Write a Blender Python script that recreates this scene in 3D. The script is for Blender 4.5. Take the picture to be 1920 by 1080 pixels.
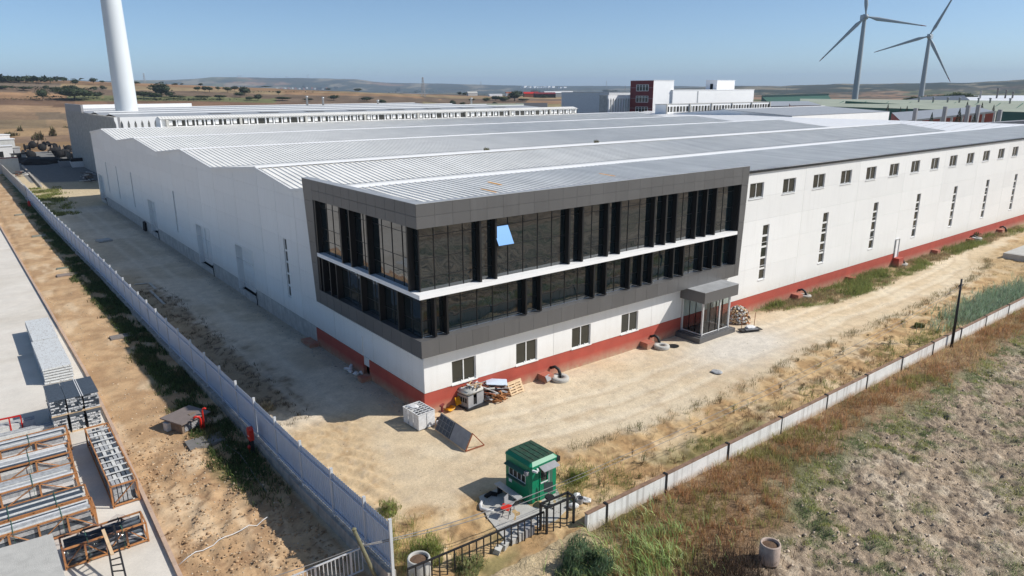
import bpy, bmesh, math, random
import numpy as np
from mathutils import Vector, Matrix
PI = math.pi
for o in list(bpy.data.objects): bpy.data.objects.remove(o)
S = bpy.context.scene
# ------------------------------------------------------------------ camera
CF, YAW, PITCH, ROLL = 1326.1, 0.908814, 0.273257, -0.004585
CC = np.array([-19.914, -34.1243, 19.0])
_f = np.array([math.cos(YAW)*math.cos(PITCH), math.sin(YAW)*math.cos(PITCH), -math.sin(PITCH)])
_r0 = np.array([math.sin(YAW), -math.cos(YAW), 0.0]); _u0 = np.cross(_r0, _f)
CR = _r0*math.cos(ROLL) + _u0*math.sin(ROLL); CU = -_r0*math.sin(ROLL) + _u0*math.cos(ROLL)
cam = bpy.data.objects.new('camera', bpy.data.cameras.new('camera'))
S.collection.objects.link(cam); S.camera = cam
cam.data.sensor_width = 36; cam.data.lens = CF/1920*36
cam.data.clip_start = 0.3; cam.data.clip_end = 40000
cam.matrix_world = Matrix(((CR[0], CU[0], -_f[0], CC[0]), (CR[1], CU[1], -_f[1], CC[1]), (CR[2], CU[2], -_f[2], CC[2]), (0, 0, 0, 1)))
# ------------------------------------------------------------------ light and sky
SD = Vector((-.88, .73, -1)).normalized()
ELEV = math.asin(-SD.z); AZ = math.atan2(-SD.x, -SD.y)
sun = bpy.data.objects.new('sun', bpy.data.lights.new('sun', 'SUN')); S.collection.objects.link(sun)
sun.data.energy = 3.45; sun.data.angle = math.radians(.53); sun.data.color = (1, .955, .88)
sun.rotation_euler = SD.to_track_quat('-Z', 'Y').to_euler()
W = bpy.data.worlds.new('World'); S.world = W; W.use_nodes = True
nt = W.node_tree; nt.nodes.clear()
sk = nt.nodes.new('ShaderNodeTexSky'); sk.sky_type = 'NISHITA'; sk.sun_disc = False
sk.sun_elevation = ELEV; sk.sun_rotation = AZ; sk.altitude = 0; sk.air_density = .52; sk.dust_density = .6; sk.ozone_density = 2.6
bg = nt.nodes.new('ShaderNodeBackground'); bg.inputs[1].default_value = .12
wo = nt.nodes.new('ShaderNodeOutputWorld')
tn = nt.nodes.new('ShaderNodeVectorMath'); tn.operation = 'MULTIPLY'; tn.inputs[1].default_value = (.80,.86,.82)
nt.links.new(sk.outputs[0], tn.inputs[0]); nt.links.new(tn.outputs[0], bg.inputs[0]); nt.links.new(bg.outputs[0], wo.inputs[0])
S.view_settings.view_transform = 'Standard'; S.view_settings.look = 'None'; S.view_settings.gamma = 1
S.view_settings.use_curve_mapping = False; S.view_settings.exposure = 0.5
# ------------------------------------------------------------------ pixel helpers (photo pixels -> places)
def ray(x, y): return _f + CR*(x-960)/CF - CU*(y-540)/CF
def at(x, y, v=0., ax=2):
    r = ray(x, y); t = (v-CC[ax])/r[ax]; return CC + r*t
def atd(x, y, D):
    r = ray(x, y); return CC + r*D/math.hypot(r[0], r[1])
rng = random.Random(7); R = np.random.default_rng(11)
# ------------------------------------------------------------------ numpy noise
def _hash(i, j, s): 
    n = (i*374761393 + j*668265263 + s*974634777) & 0xffffffff
    n = ((n ^ (n >> 13))*1274126177) & 0xffffffff
    return ((n ^ (n >> 16)) & 0xffff)/65535.
def vn(x, y, s=0):
    x = np.asarray(x, float); y = np.asarray(y, float)
    i = np.floor(x).astype(np.int64); j = np.floor(y).astype(np.int64); fx = x-i; fy = y-j
    fx = fx*fx*(3-2*fx); fy = fy*fy*(3-2*fy)
    a, b, c, d = _hash(i, j, s), _hash(i+1, j, s), _hash(i, j+1, s), _hash(i+1, j+1, s)
    return (a*(1-fx)+b*fx)*(1-fy) + (c*(1-fx)+d*fx)*fy
def fbm(x, y, s=0, o=4, g=.5):
    t = 0; a = 1; n = 0
    for k in range(o):
        t = t + a*vn(np.asarray(x)*2**k+13.7*k, np.asarray(y)*2**k-7.3*k, s+k); n += a; a *= g
    return t/n
def sst(e0, e1, x): 
    t = np.clip((x-e0)/(e1-e0), 0, 1); return t*t*(3-2*t)
# ------------------------------------------------------------------ mesh builder
class MB:
    def __init__(s): s.v = []; s.f = []; s.m = []
    def add(s, vs, fs, m=0):
        b = len(s.v); s.v += [tuple(map(float, p)) for p in vs]; s.f += [tuple(i+b for i in f) for f in fs]; s.m += [m]*len(fs); return s
    def box(s, x0, x1, y0, y1, z0, z1, m=0):
        return s.add([(x0,y0,z0),(x1,y0,z0),(x1,y1,z0),(x0,y1,z0),(x0,y0,z1),(x1,y0,z1),(x1,y1,z1),(x0,y1,z1)],
              [(0,3,2,1),(4,5,6,7),(0,1,5,4),(1,2,6,5),(2,3,7,6),(3,0,4,7)], m)
    def bar(s, a, b, w, h=None, m=0, up=(0,0,1)):
        h = h or w; a = Vector(a); b = Vector(b); d = (b-a); d.normalize(); u = Vector(up)
        if abs(d.dot(u)) > .98: u = Vector((0,1,0))
        r = d.cross(u).normalized()*w/2; u2 = r.cross(d).normalized()*h/2
        P = [a-r-u2, a+r-u2, a+r+u2, a-r+u2, b-r-u2, b+r-u2, b+r+u2, b-r+u2]
        return s.add(P, [(0,1,2,3),(7,6,5,4),(0,4,5,1),(1,5,6,2),(2,6,7,3),(3,7,4,0)], m)
    def tube(s, pts, r, n=6, m=0, cap=True):
        P = [Vector(p) for p in pts]; rr = r if isinstance(r, (list, tuple)) else [r]*len(P); vs = []; prev = None
        for i, p in enumerate(P):
            d = (P[min(i+1, len(P)-1)]-P[max(i-1, 0)]).normalized()
            u = Vector((0,0,1)) if abs(d.z) < .95 else Vector((1,0,0))
            if prev is not None: u = prev
            a = d.cross(u).normalized(); b = a.cross(d).normalized(); prev = b
            for k in range(n): t = 2*PI*k/n; vs.append(p+(a*math.cos(t)+b*math.sin(t))*rr[i])
        fs = [(i*n+k, i*n+(k+1)%n, (i+1)*n+(k+1)%n, (i+1)*n+k) for i in range(len(P)-1) for k in range(n)]
        if cap: fs += [tuple(range(n))[::-1], tuple((len(P)-1)*n+k for k in range(n))]
        return s.add(vs, fs, m)
    def lathe(s, prof, n=24, c=(0,0,0), m=0, ax=2):
        vs = []
        for (r, z) in prof:
            for k in range(n):
                t = 2*PI*k/n; q = (r*math.cos(t), r*math.sin(t), z)
                if ax == 0: q = (z, q[0], q[1])
                if ax == 1: q = (q[0], z, q[1])
                vs.append((c[0]+q[0], c[1]+q[1], c[2]+q[2]))
        fs = [(i*n+k, i*n+(k+1)%n, (i+1)*n+(k+1)%n, (i+1)*n+k) for i in range(len(prof)-1) for k in range(n)]
        return s.add(vs, fs, m)
    def prism(s, poly, axis, a, b, m=0):  # poly of 2D points, extruded along axis
        n = len(poly)
        def q(p, t): return (t, p[0], p[1]) if axis == 0 else ((p[0], t, p[1]) if axis == 1 else (p[0], p[1], t))
        vs = [q(p, a) for p in poly]+[q(p, b) for p in poly]
        return s.add(vs, [tuple(range(n))[::-1], tuple(range(n, 2*n))]+[(k, (k+1)%n, n+(k+1)%n, n+k) for k in range(n)], m)
    def obox(s, c, size, rz=0, m=0, rx=0, ry=0):
        M = Matrix.Translation(c) @ Matrix.Rotation(rz, 4, 'Z') @ Matrix.Rotation(ry, 4, 'Y') @ Matrix.Rotation(rx, 4, 'X')
        x, y, z = [q/2 for q in size]
        P = [M @ Vector(p) for p in [(-x,-y,-z),(x,-y,-z),(x,y,-z),(-x,y,-z),(-x,-y,z),(x,-y,z),(x,y,z),(-x,y,z)]]
        return s.add(P, [(0,3,2,1),(4,5,6,7),(0,1,5,4),(1,2,6,5),(2,3,7,6),(3,0,4,7)], m)
    def mesh(s, name, mats, smooth=False, fix=True):
        me = bpy.data.meshes.new(name); me.from_pydata(s.v, [], s.f)
        mats = mats if isinstance(mats, (list, tuple)) else [mats]
        for q in mats: me.materials.append(q)
        if len(mats) > 1: me.polygons.foreach_set('material_index', s.m)
        if fix and len(s.v) < 60000:
            b = bmesh.new(); b.from_mesh(me); bmesh.ops.recalc_face_normals(b, faces=b.faces); b.to_mesh(me); b.free()
        if smooth: me.polygons.foreach_set('use_smooth', [True]*len(me.polygons))
        me.update(); return me
    def build(s, name, mats, parent=None, smooth=False, fix=True):
        return link(name, s.mesh(name, mats, smooth, fix), parent)
COL = S.collection
def link(name, me, parent=None, loc=None, rz=None):
    o = bpy.data.objects.new(name, me); COL.objects.link(o)
    if parent: o.parent = parent
    if loc is not None: o.location = loc
    if rz is not None: o.rotation_euler = (0, 0, rz)
    return o
def tag(o, label=None, cat=None, group=None, kind=None):
    if label: o['label'] = label
    if cat: o['category'] = cat
    if group: o['group'] = group
    if kind: o['kind'] = kind
    return o
def thing(name, label, cat, loc=(0,0,0), rz=0, group=None):
    o = bpy.data.objects.new(name, None); COL.objects.link(o); o.empty_display_size = .3
    o.location = loc; o.rotation_euler = (0, 0, rz); return tag(o, label, cat, group)
def copy_tree(o, parent=None):
    c = o.copy(); COL.objects.link(c); c.parent = parent
    for ch in list(o.children): copy_tree(ch, c)
    return c
# ------------------------------------------------------------------ materials
def newmat(name):
    m = bpy.data.materials.new(name); m.use_nodes = True; n = m.node_tree
    return m, n, n.nodes['Principled BSDF']
def mat(name, col, rough=.6, var=.12, scale=1.5, bump=0., bscale=25, metal=0, spec=.4, streak=0., streakcol=None, ior=None, dirt=None, dirtz=None, ovar=0.):
    m, n, b = newmat(name)
    b.inputs['Roughness'].default_value = rough; b.inputs['Metallic'].default_value = metal
    b.inputs['Specular IOR Level'].default_value = spec
    if ior: b.inputs['IOR'].default_value = ior; b.inputs['Specular Tint'].default_value = tint or (1,1,1,1)
    g = n.nodes.new('ShaderNodeNewGeometry')
    nz = n.nodes.new('ShaderNodeTexNoise'); nz.inputs['Scale'].default_value = scale; nz.inputs['Detail'].default_value = 6; nz.inputs['Roughness'].default_value = .65
    n.links.new(g.outputs['Position'], nz.inputs['Vector'])
    mx = n.nodes.new('ShaderNodeMix'); mx.data_type = 'RGBA'
    c = np.array(col)
    mx.inputs[6].default_value = (*np.clip(c*(1-var), 0, 1), 1); mx.inputs[7].default_value = (*np.clip(c*(1+var), 0, 1), 1)
    mr = n.nodes.new('ShaderNodeMapRange'); mr.inputs[1].default_value = .3; mr.inputs[2].default_value = .7
    n.links.new(nz.outputs['Fac'], mr.inputs[0]); n.links.new(mr.outputs[0], mx.inputs[0]); out = mx.outputs[2]
    if streak:
        mp = n.nodes.new('ShaderNodeMapping'); mp.inputs['Scale'].default_value = (2.2, 2.2, .12)
        n.links.new(g.outputs['Position'], mp.inputs['Vector'])
        n2 = n.nodes.new('ShaderNodeTexNoise'); n2.inputs['Scale'].default_value = 1.6; n2.inputs['Detail'].default_value = 5
        n.links.new(mp.outputs[0], n2.inputs['Vector'])
        r2 = n.nodes.new('ShaderNodeMapRange'); r2.inputs[1].default_value = .5; r2.inputs[2].default_value = .78; r2.inputs[4].default_value = streak
        n.links.new(n2.outputs['Fac'], r2.inputs[0])
        m2 = n.nodes.new('ShaderNodeMix'); m2.data_type = 'RGBA'; m2.inputs[7].default_value = (*(streakcol or tuple(c*.35)), 1)
        n.links.new(out, m2.inputs[6]); n.links.new(r2.outputs[0], m2.inputs[0]); out = m2.outputs[2]
    if dirtz:   # splash dirt near a height: (z0, z1, colour, amount)
        sx = n.nodes.new('ShaderNodeSeparateXYZ'); n.links.new(g.outputs['Position'], sx.inputs[0])
        r3 = n.nodes.new('ShaderNodeMapRange'); r3.inputs[1].default_value = dirtz[0]; r3.inputs[2].default_value = dirtz[1]; r3.inputs[3].default_value = dirtz[3]*2; r3.inputs[4].default_value = 0
        n.links.new(sx.outputs[2], r3.inputs[0])
        n3 = n.nodes.new('ShaderNodeTexNoise'); n3.inputs['Scale'].default_value = 2.3; n3.inputs['Detail'].default_value = 5; n.links.new(g.outputs['Position'], n3.inputs['Vector'])
        ml = n.nodes.new('ShaderNodeMath'); ml.operation = 'MULTIPLY'; ml.use_clamp = True
        n.links.new(r3.outputs[0], ml.inputs[0]); n.links.new(n3.outputs['Fac'], ml.inputs[1])
        m3 = n.nodes.new('ShaderNodeMix'); m3.data_type = 'RGBA'; m3.inputs[7].default_value = (*dirtz[2], 1)
        n.links.new(out, m3.inputs[6]); n.links.new(ml.outputs[0], m3.inputs[0]); out = m3.outputs[2]
    if ovar:
        oi = n.nodes.new('ShaderNodeObjectInfo'); r6 = n.nodes.new('ShaderNodeMapRange'); r6.inputs[3].default_value = 1-ovar; r6.inputs[4].default_value = 1+ovar*.3
        n.links.new(oi.outputs['Random'], r6.inputs[0]); v6 = n.nodes.new('ShaderNodeVectorMath'); v6.operation = 'SCALE'; n.links.new(out, v6.inputs[0]); n.links.new(r6.outputs[0], v6.inputs['Scale']); out = v6.outputs[0]
    n.links.new(out, b.inputs['Base Color'])
    if bump:
        bp = n.nodes.new('ShaderNodeBump'); bp.inputs['Strength'].default_value = bump; bp.inputs['Distance'].default_value = .05
        n4 = n.nodes.new('ShaderNodeTexNoise'); n4.inputs['Scale'].default_value = bscale; n4.inputs['Detail'].default_value = 5
        n.links.new(g.outputs['Position'], n4.inputs['Vector'])
        n.links.new(n4.outputs['Fac'], bp.inputs['Height']); n.links.new(bp.outputs[0], b.inputs['Normal'])
    return m
def glassmat(name, base=(.006,.009,.010), ior=2.05, rough=.015, wav=.02, tint=None):
    m, n, b = newmat(name)
    b.inputs['Base Color'].default_value = (*base, 1); b.inputs['Roughness'].default_value = rough; b.inputs['IOR'].default_value = ior
    g = n.nodes.new('ShaderNodeNewGeometry'); nz = n.nodes.new('ShaderNodeTexNoise'); nz.inputs['Scale'].default_value = .8; nz.inputs['Detail'].default_value = 1
    n.links.new(g.outputs['Position'], nz.inputs['Vector'])
    bp = n.nodes.new('ShaderNodeBump'); bp.inputs['Strength'].default_value = wav; bp.inputs['Distance'].default_value = .3
    n.links.new(nz.outputs['Fac'], bp.inputs['Height']); n.links.new(bp.outputs[0], b.inputs['Normal'])
    return m
def clearglass(name):
    m = bpy.data.materials.new(name); m.use_nodes = True; n = m.node_tree; n.nodes.clear()
    o = n.nodes.new('ShaderNodeOutputMaterial'); mx = n.nodes.new('ShaderNodeMixShader'); t = n.nodes.new('ShaderNodeBsdfTransparent'); gl = n.nodes.new('ShaderNodeBsdfGlossy')
    t.inputs[0].default_value = (.78,.84,.82,1); gl.inputs['Roughness'].default_value = .02; fr = n.nodes.new('ShaderNodeFresnel'); fr.inputs[0].default_value = 1.6
    n.links.new(fr.outputs[0], mx.inputs[0]); n.links.new(t.outputs[0], mx.inputs[1]); n.links.new(gl.outputs[0], mx.inputs[2]); n.links.new(mx.outputs[0], o.inputs[0]); return m
def attrmat(name, rough=.9, detail=.35, dscale=3., fine=.25, fscale=22, bump=.6, bscale=14, bdist=.06, spec=.2, transl=0., specks=0.):
    """colour from the mesh's Col attribute, broken up by world-space noise"""
    m, n, b = newmat(name); b.inputs['Roughness'].default_value = rough; b.inputs['Specular IOR Level'].default_value = spec
    a = n.nodes.new('ShaderNodeAttribute'); a.attribute_name = 'Col'; g = n.nodes.new('ShaderNodeNewGeometry'); out = a.outputs['Color']
    for (amt, sc, dt) in ((detail, dscale, 5), (fine, fscale, 4)):
        if not amt: continue
        nz = n.nodes.new('ShaderNodeTexNoise'); nz.inputs['Scale'].default_value = sc; nz.inputs['Detail'].default_value = dt; nz.inputs['Roughness'].default_value = .7
        n.links.new(g.outputs['Position'], nz.inputs['Vector'])
        mr = n.nodes.new('ShaderNodeMapRange'); mr.inputs[1].default_value = .28; mr.inputs[2].default_value = .72; mr.inputs[3].default_value = 1-amt; mr.inputs[4].default_value = 1+amt
        n.links.new(nz.outputs['Fac'], mr.inputs[0])
        vm = n.nodes.new('ShaderNodeVectorMath'); vm.operation = 'SCALE'; n.links.new(out, vm.inputs[0]); n.links.new(mr.outputs[0], vm.inputs['Scale']); out = vm.outputs[0]
    if specks:   # pale pebbles and dark crumbs
        vo = n.nodes.new('ShaderNodeTexVoronoi'); vo.inputs['Scale'].default_value = 5.5; n.links.new(g.outputs['Position'], vo.inputs['Vector'])
        lt = n.nodes.new('ShaderNodeMapRange'); lt.inputs[1].default_value = .13; lt.inputs[2].default_value = .2; lt.inputs[3].default_value = 1; lt.inputs[4].default_value = 0
        n.links.new(vo.outputs['Distance'], lt.inputs[0])
        sp = n.nodes.new('ShaderNodeSeparateColor'); n.links.new(vo.outputs['Color'], sp.inputs[0])
        ml = n.nodes.new('ShaderNodeMath'); ml.operation = 'MULTIPLY'; gt = n.nodes.new('ShaderNodeMath'); gt.operation = 'GREATER_THAN'; gt.inputs[1].default_value = 1-specks
        n.links.new(sp.outputs[0], gt.inputs[0]); n.links.new(gt.outputs[0], ml.inputs[0]); n.links.new(lt.outputs[0], ml.inputs[1])
        m2 = n.nodes.new('ShaderNodeMix'); m2.data_type = 'RGBA'; m3 = n.nodes.new('ShaderNodeMix'); m3.data_type = 'RGBA'
        m3.inputs[6].default_value = (.62,.56,.46,1); m3.inputs[7].default_value = (.13,.09,.06,1); r5 = n.nodes.new('ShaderNodeMath'); r5.operation = 'GREATER_THAN'; r5.inputs[1].default_value = .6
        n.links.new(sp.outputs[1], r5.inputs[0]); n.links.new(r5.outputs[0], m3.inputs[0]); n.links.new(m3.outputs[2], m2.inputs[7])
        n.links.new(out, m2.inputs[6]); n.links.new(ml.outputs[0], m2.inputs[0]); out = m2.outputs[2]
    n.links.new(out, b.inputs['Base Color'])
    if transl:
        tr = n.nodes.new('ShaderNodeBsdfTranslucent'); n.links.new(out, tr.inputs[0]); ms = n.nodes.new('ShaderNodeMixShader'); ms.inputs[0].default_value = transl
        om = [q for q in n.nodes if q.type == 'OUTPUT_MATERIAL'][0]
        n.links.new(b.outputs[0], ms.inputs[1]); n.links.new(tr.outputs[0], ms.inputs[2]); n.links.new(ms.outputs[0], om.inputs[0])
    if bump:
        bp = n.nodes.new('ShaderNodeBump'); bp.inputs['Strength'].default_value = bump; bp.inputs['Distance'].default_value = bdist
        n4 = n.nodes.new('ShaderNodeTexNoise'); n4.inputs['Scale'].default_value = bscale; n4.inputs['Detail'].default_value = 6; n4.inputs['Roughness'].default_value = .7
        n.links.new(g.outputs['Position'], n4.inputs['Vector']); n.links.new(n4.outputs['Fac'], bp.inputs['Height']); n.links.new(bp.outputs[0], b.inputs['Normal'])
    return m
M = {}
M['white'] = mat('white_panel', (.80,.80,.79), .42, .025, .25, streak=.16, streakcol=(.5,.49,.46), ovar=.05, dirtz=(1.4, 2.6, (.55,.48,.38), .28))
M['whiteroof'] = mat('white_roof', (.86,.845,.80), .5, .07, .35, spec=.4, ovar=.07)
M['ridge'] = mat('ridge_cap', (.84,.84,.84), .4, .03, .5)
M['red'] = mat('red_plinth', (.40,.075,.05), .75, .12, .9, bump=.15, dirtz=(0., .75, (.42,.32,.22), .75))
M['conc_base'] = mat('raw_concrete_base', (.48,.47,.44), .85, .22, 1.2, bump=.4, streak=.4, streakcol=(.16,.14,.12))
M['clad'] = mat('grey_cladding', (.105,.103,.103), .42, .06, .4, spec=.5, ovar=.09, streak=.12, streakcol=(.2,.2,.2))
M['flash'] = mat('galvanised_flashing', (.42,.43,.44), .5, .15, 1.2, metal=.3)
M['black'] = mat('black_aluminium', (.012,.012,.013), .4, .1, 2)
M['glass'] = glassmat('dark_facade_glass', base=(.006,.014,.018), tint=(.22,.62,.9,1), wav=.035)
M['glassw'] = glassmat('grey_window_glass', (.035,.035,.028), 1.5, .04, .02)
M['clear'] = clearglass('clear_glass')
M['whiteplastic'] = mat('white_window_frame', (.75,.75,.74), .4, .04, 2)
M['alu'] = mat('silver_aluminium', (.55,.55,.55), .4, .08, 3, metal=.25)
M['dark'] = mat('dark_void', (.01,.01,.01), .9, 0, 1)
M['darkmetal'] = mat('black_painted_steel', (.018,.018,.02), .5, .2, 4)
M['fence'] = mat('grey_fence_sheet', (.52,.62,.76), .4, .05, .8, metal=.25, spec=.5, streak=.12, streakcol=(.3,.3,.3))
M['fencepost'] = mat('fence_post_steel', (.62,.64,.66), .45, .05, 1.2, metal=.2)
M['conc'] = mat('weathered_concrete', (.40,.37,.33), .9, .28, 1.3, bump=.5, streak=.5, streakcol=(.10,.085,.07))
M['concl'] = mat('pale_concrete', (.46,.45,.42), .85, .12, 2.5, bump=.3)
M['wallwhite'] = mat('flaking_whitewash', (.74,.73,.70), .85, .13, 1.1, bump=.3, streak=.75, streakcol=(.22,.19,.16), dirtz=(-.35, .12, (.36,.26,.16), .8))
M['coping'] = mat('rusty_brown_coping', (.24,.15,.10), .9, .35, 2.5, bump=.4)
M['slab'] = None
M['green'] = mat('green_painted_metal', (.0,.20,.095), .45, .12, 1.5, spec=.5)
M['greentop'] = mat('faded_green_roof', (.018,.06,.038), .7, .45, 2.8, streak=.25, streakcol=(.2,.13,.08))
M['redpaint'] = mat('red_paint', (.55,.025,.015), .4, .1, 2)
M['wood'] = mat('orange_pine', (.42,.19,.075), .8, .25, 4, bump=.2)
M['palewood'] = mat('pale_pine', (.62,.45,.28), .8, .15, 5, bump=.2)
M['greywood'] = mat('grey_wood', (.2,.15,.11), .85, .25, 4, bump=.2)
M['stoneg'] = mat('grey_stone', (.38,.39,.40), .7, .3, 6, bump=.3)
M['stonel'] = mat('light_stone', (.6,.6,.58), .7, .2, 6, bump=.3)
M['stoned'] = mat('dark_granite', (.06,.075,.095), .5, .35, 9, bump=.2)
M['wrap'] = mat('white_wrap', (.66,.66,.66), .5, .15, 5, bump=.3)
M['yellow'] = mat('orange_yellow_plastic', (.66,.30,.01), .5, .1, 2)
M['rust'] = mat('rusty_steel', (.28,.09,.045), .8, .3, 5, bump=.2)
M['greyplastic'] = mat('grey_weathered_plastic', (.30,.30,.31), .6, .15, 3)
M['brickred'] = mat('red_brick', (.36,.10,.07), .85, .12, 1)
M['maroon'] = mat('maroon_cladding', (.16,.02,.022), .55, .08, .5)
M['greenroof'] = mat('pale_green_sheet', (.33,.36,.28), .7, .12, .12, streak=.2)
M['darkgreen'] = mat('dark_green_sheet', (.05,.13,.09), .7, .12, .2)
M['tower'] = mat('white_turbine_paint', (.60,.63,.65), .35, .03, .15, spec=.5)
M['speck'] = None
M['tower_shade'] = mat('shaded_turbine_paint', (.36,.40,.43), .4, .03, .15)  # darker copy: shaded side of the two right turbines put into the colour
M['tyre'] = mat('black_rubber', (.012,.012,.014), .85, .2, 3, bump=.3)
M['pinkconc'] = mat('pinkish_concrete', (.46,.36,.30), .85, .25, 3, bump=.3, streak=.4)
M['soil'] = mat('dark_soil', (.13,.08,.05), .95, .3, 8, bump=.6)
M['blockwall'] = mat('pale_block', (.5,.5,.48), .85, .1, 1.5, bump=.2)
M['cable'] = mat('grey_cable', (.25,.24,.23), .7, .1, 2)
M['polewood'] = mat('mossy_pole', (.16,.15,.09), .8, .25, 4, bump=.3)
def specked():
    m, n, b = newmat('speckled_terrazzo'); g = n.nodes.new('ShaderNodeNewGeometry'); v = n.nodes.new('ShaderNodeTexNoise'); v.inputs['Scale'].default_value = 16; v.inputs['Detail'].default_value = 3
    n.links.new(g.outputs['Position'], v.inputs['Vector']); cr = n.nodes.new('ShaderNodeValToRGB'); e = cr.color_ramp.elements
    e[0].position = .36; e[0].color = (.34,.31,.28,1); e[1].position = .46; e[1].color = (.64,.66,.66,1)
    n.links.new(v.outputs['Fac'], cr.inputs[0]); n.links.new(cr.outputs[0], b.inputs['Base Color']); b.inputs['Roughness'].default_value = .5; return m
M['speck'] = specked()
# ================================================================== GROUND
def setcol(me, C):
    at_ = me.attributes.new('Col', 'FLOAT_COLOR', 'POINT'); A = np.ones((len(C), 4), np.float32); A[:, :3] = C; at_.data.foreach_set('color', A.ravel())
def np_mesh(name, V, F, mt, C=None, smooth=False):
    me = bpy.data.meshes.new(name); V = np.asarray(V, np.float32); F = np.asarray(F, np.int32); k = F.shape[1]
    me.vertices.add(len(V)); me.vertices.foreach_set('co', V.ravel()); me.loops.add(F.size); me.loops.foreach_set('vertex_index', F.ravel())
    me.polygons.add(len(F)); me.polygons.foreach_set('loop_start', np.arange(0, F.size, k, dtype=np.int32)); me.polygons.foreach_set('loop_total', np.full(len(F), k, np.int32))
    me.materials.append(mt); me.update(calc_edges=True)
    if smooth: me.polygons.foreach_set('use_smooth', [True]*len(F))
    if C is not None: setcol(me, C)
    return me
def grid_mesh(name, xs, ys, zf, cf, mt):
    X, Y = np.meshgrid(xs, ys, indexing='xy'); Z = zf(X, Y); V = np.stack([X, Y, Z], -1).reshape(-1, 3)
    nx, ny = len(xs), len(ys); i = np.arange(nx-1)[None, :]+np.arange(ny-1)[:, None]*nx
    F = np.stack([i, i+1, i+nx+1, i+nx], -1).reshape(-1, 4)
    return np_mesh(name, V, F, mt, cf(X, Y, Z).reshape(-1, 3), True)
def mixc(a, b, t): return a*(1-t[..., None])+np.array(b)*t[..., None]
def fence_x(y):
    return np.interp(y, [-14.2, -12.2, -3.7, 10, 24.5, 47, 85, 125, 200], [-8.85, -8.9, -9.15, -9.2, -9.45, -9.6, -10.2, -10.4, -11.2])
WALLY = -14.2
TRK_N = lambda x: np.interp(x, [-9, 0, 12, 25, 33, 41, 50, 60, 66, 80], [0, 0, 0, -.2, -.6, -3.2, -3.6, -2.8, -2.3, -2.0])   # track edge towards the building
TRK_S = lambda x: np.interp(x, [-9, -4, -1, 3, 10, 18, 27, 44, 58, 68, 74, 90], [-7.5, -9.0, -8.8, -8.3, -9.2, -9.6, -8.6, -8.6, -8.1, -6.6, -4.5, -2.5])
def ruts(x, y): return sst(-8.8, -8.1, x)*sst(-3.4, -5.6, x+(y+2)*-.25)*sst(-8.5, -6.5, y)*sst(4.6, 2.8, y)
def yard_z(x, y):
    z = (fbm(x*.35, y*.35, 3)-.5)*.05
    left = sst(-9.3, -9.7, x)
    rough = sst(0, 1.2, TRK_S(x)-y)*(1-left)*(x > -9.2)
    z = z + rough*((fbm(x*1.4, y*1.4, 5)-.5)*.28 + np.maximum(fbm(x*3.3, y*3.3, 9)-.55, 0)*.5)
    # wheel ruts near the fence
    r = ruts(x, y); q = np.sin((x*1.0+y*.33+.9*np.sin(y*.35))*7.0+fbm(x*.5, y*.5, 2)*2); z = z + r*(.07*np.sign(q)*np.abs(q)**.6+(fbm(x*3, y*3, 6)-.5)*.16)
    al = sst(-8.9, -8.2, x)*sst(-3.8, -5.8, x)*sst(2, 6, y)*sst(52, 34, y)
    z = z + al*(fbm(x*2.2, y*2.2, 21)-.45)*.34
    z = z + left*((fbm(x*1.1, y*1.1, 31)-.5)*.2 + sst(12, 0, y)*(fbm(x*2.6, y*2.6, 37)-.45)*.42)
    z = z - .02 - .35*np.exp(-(((x+3.8)/1.8)**2+((y+9)/1.6)**2))*0
    flat = sst(-15.0, -15.6, x); z = z*(1-flat)-.12*flat
    z = z*sst(-.05, .8, np.hypot(np.minimum(x, 0)*0+np.maximum(0-x, 0), np.maximum(-y, 0))+(1-((x > 0)&(y > 0)))*.6)
    return z
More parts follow.
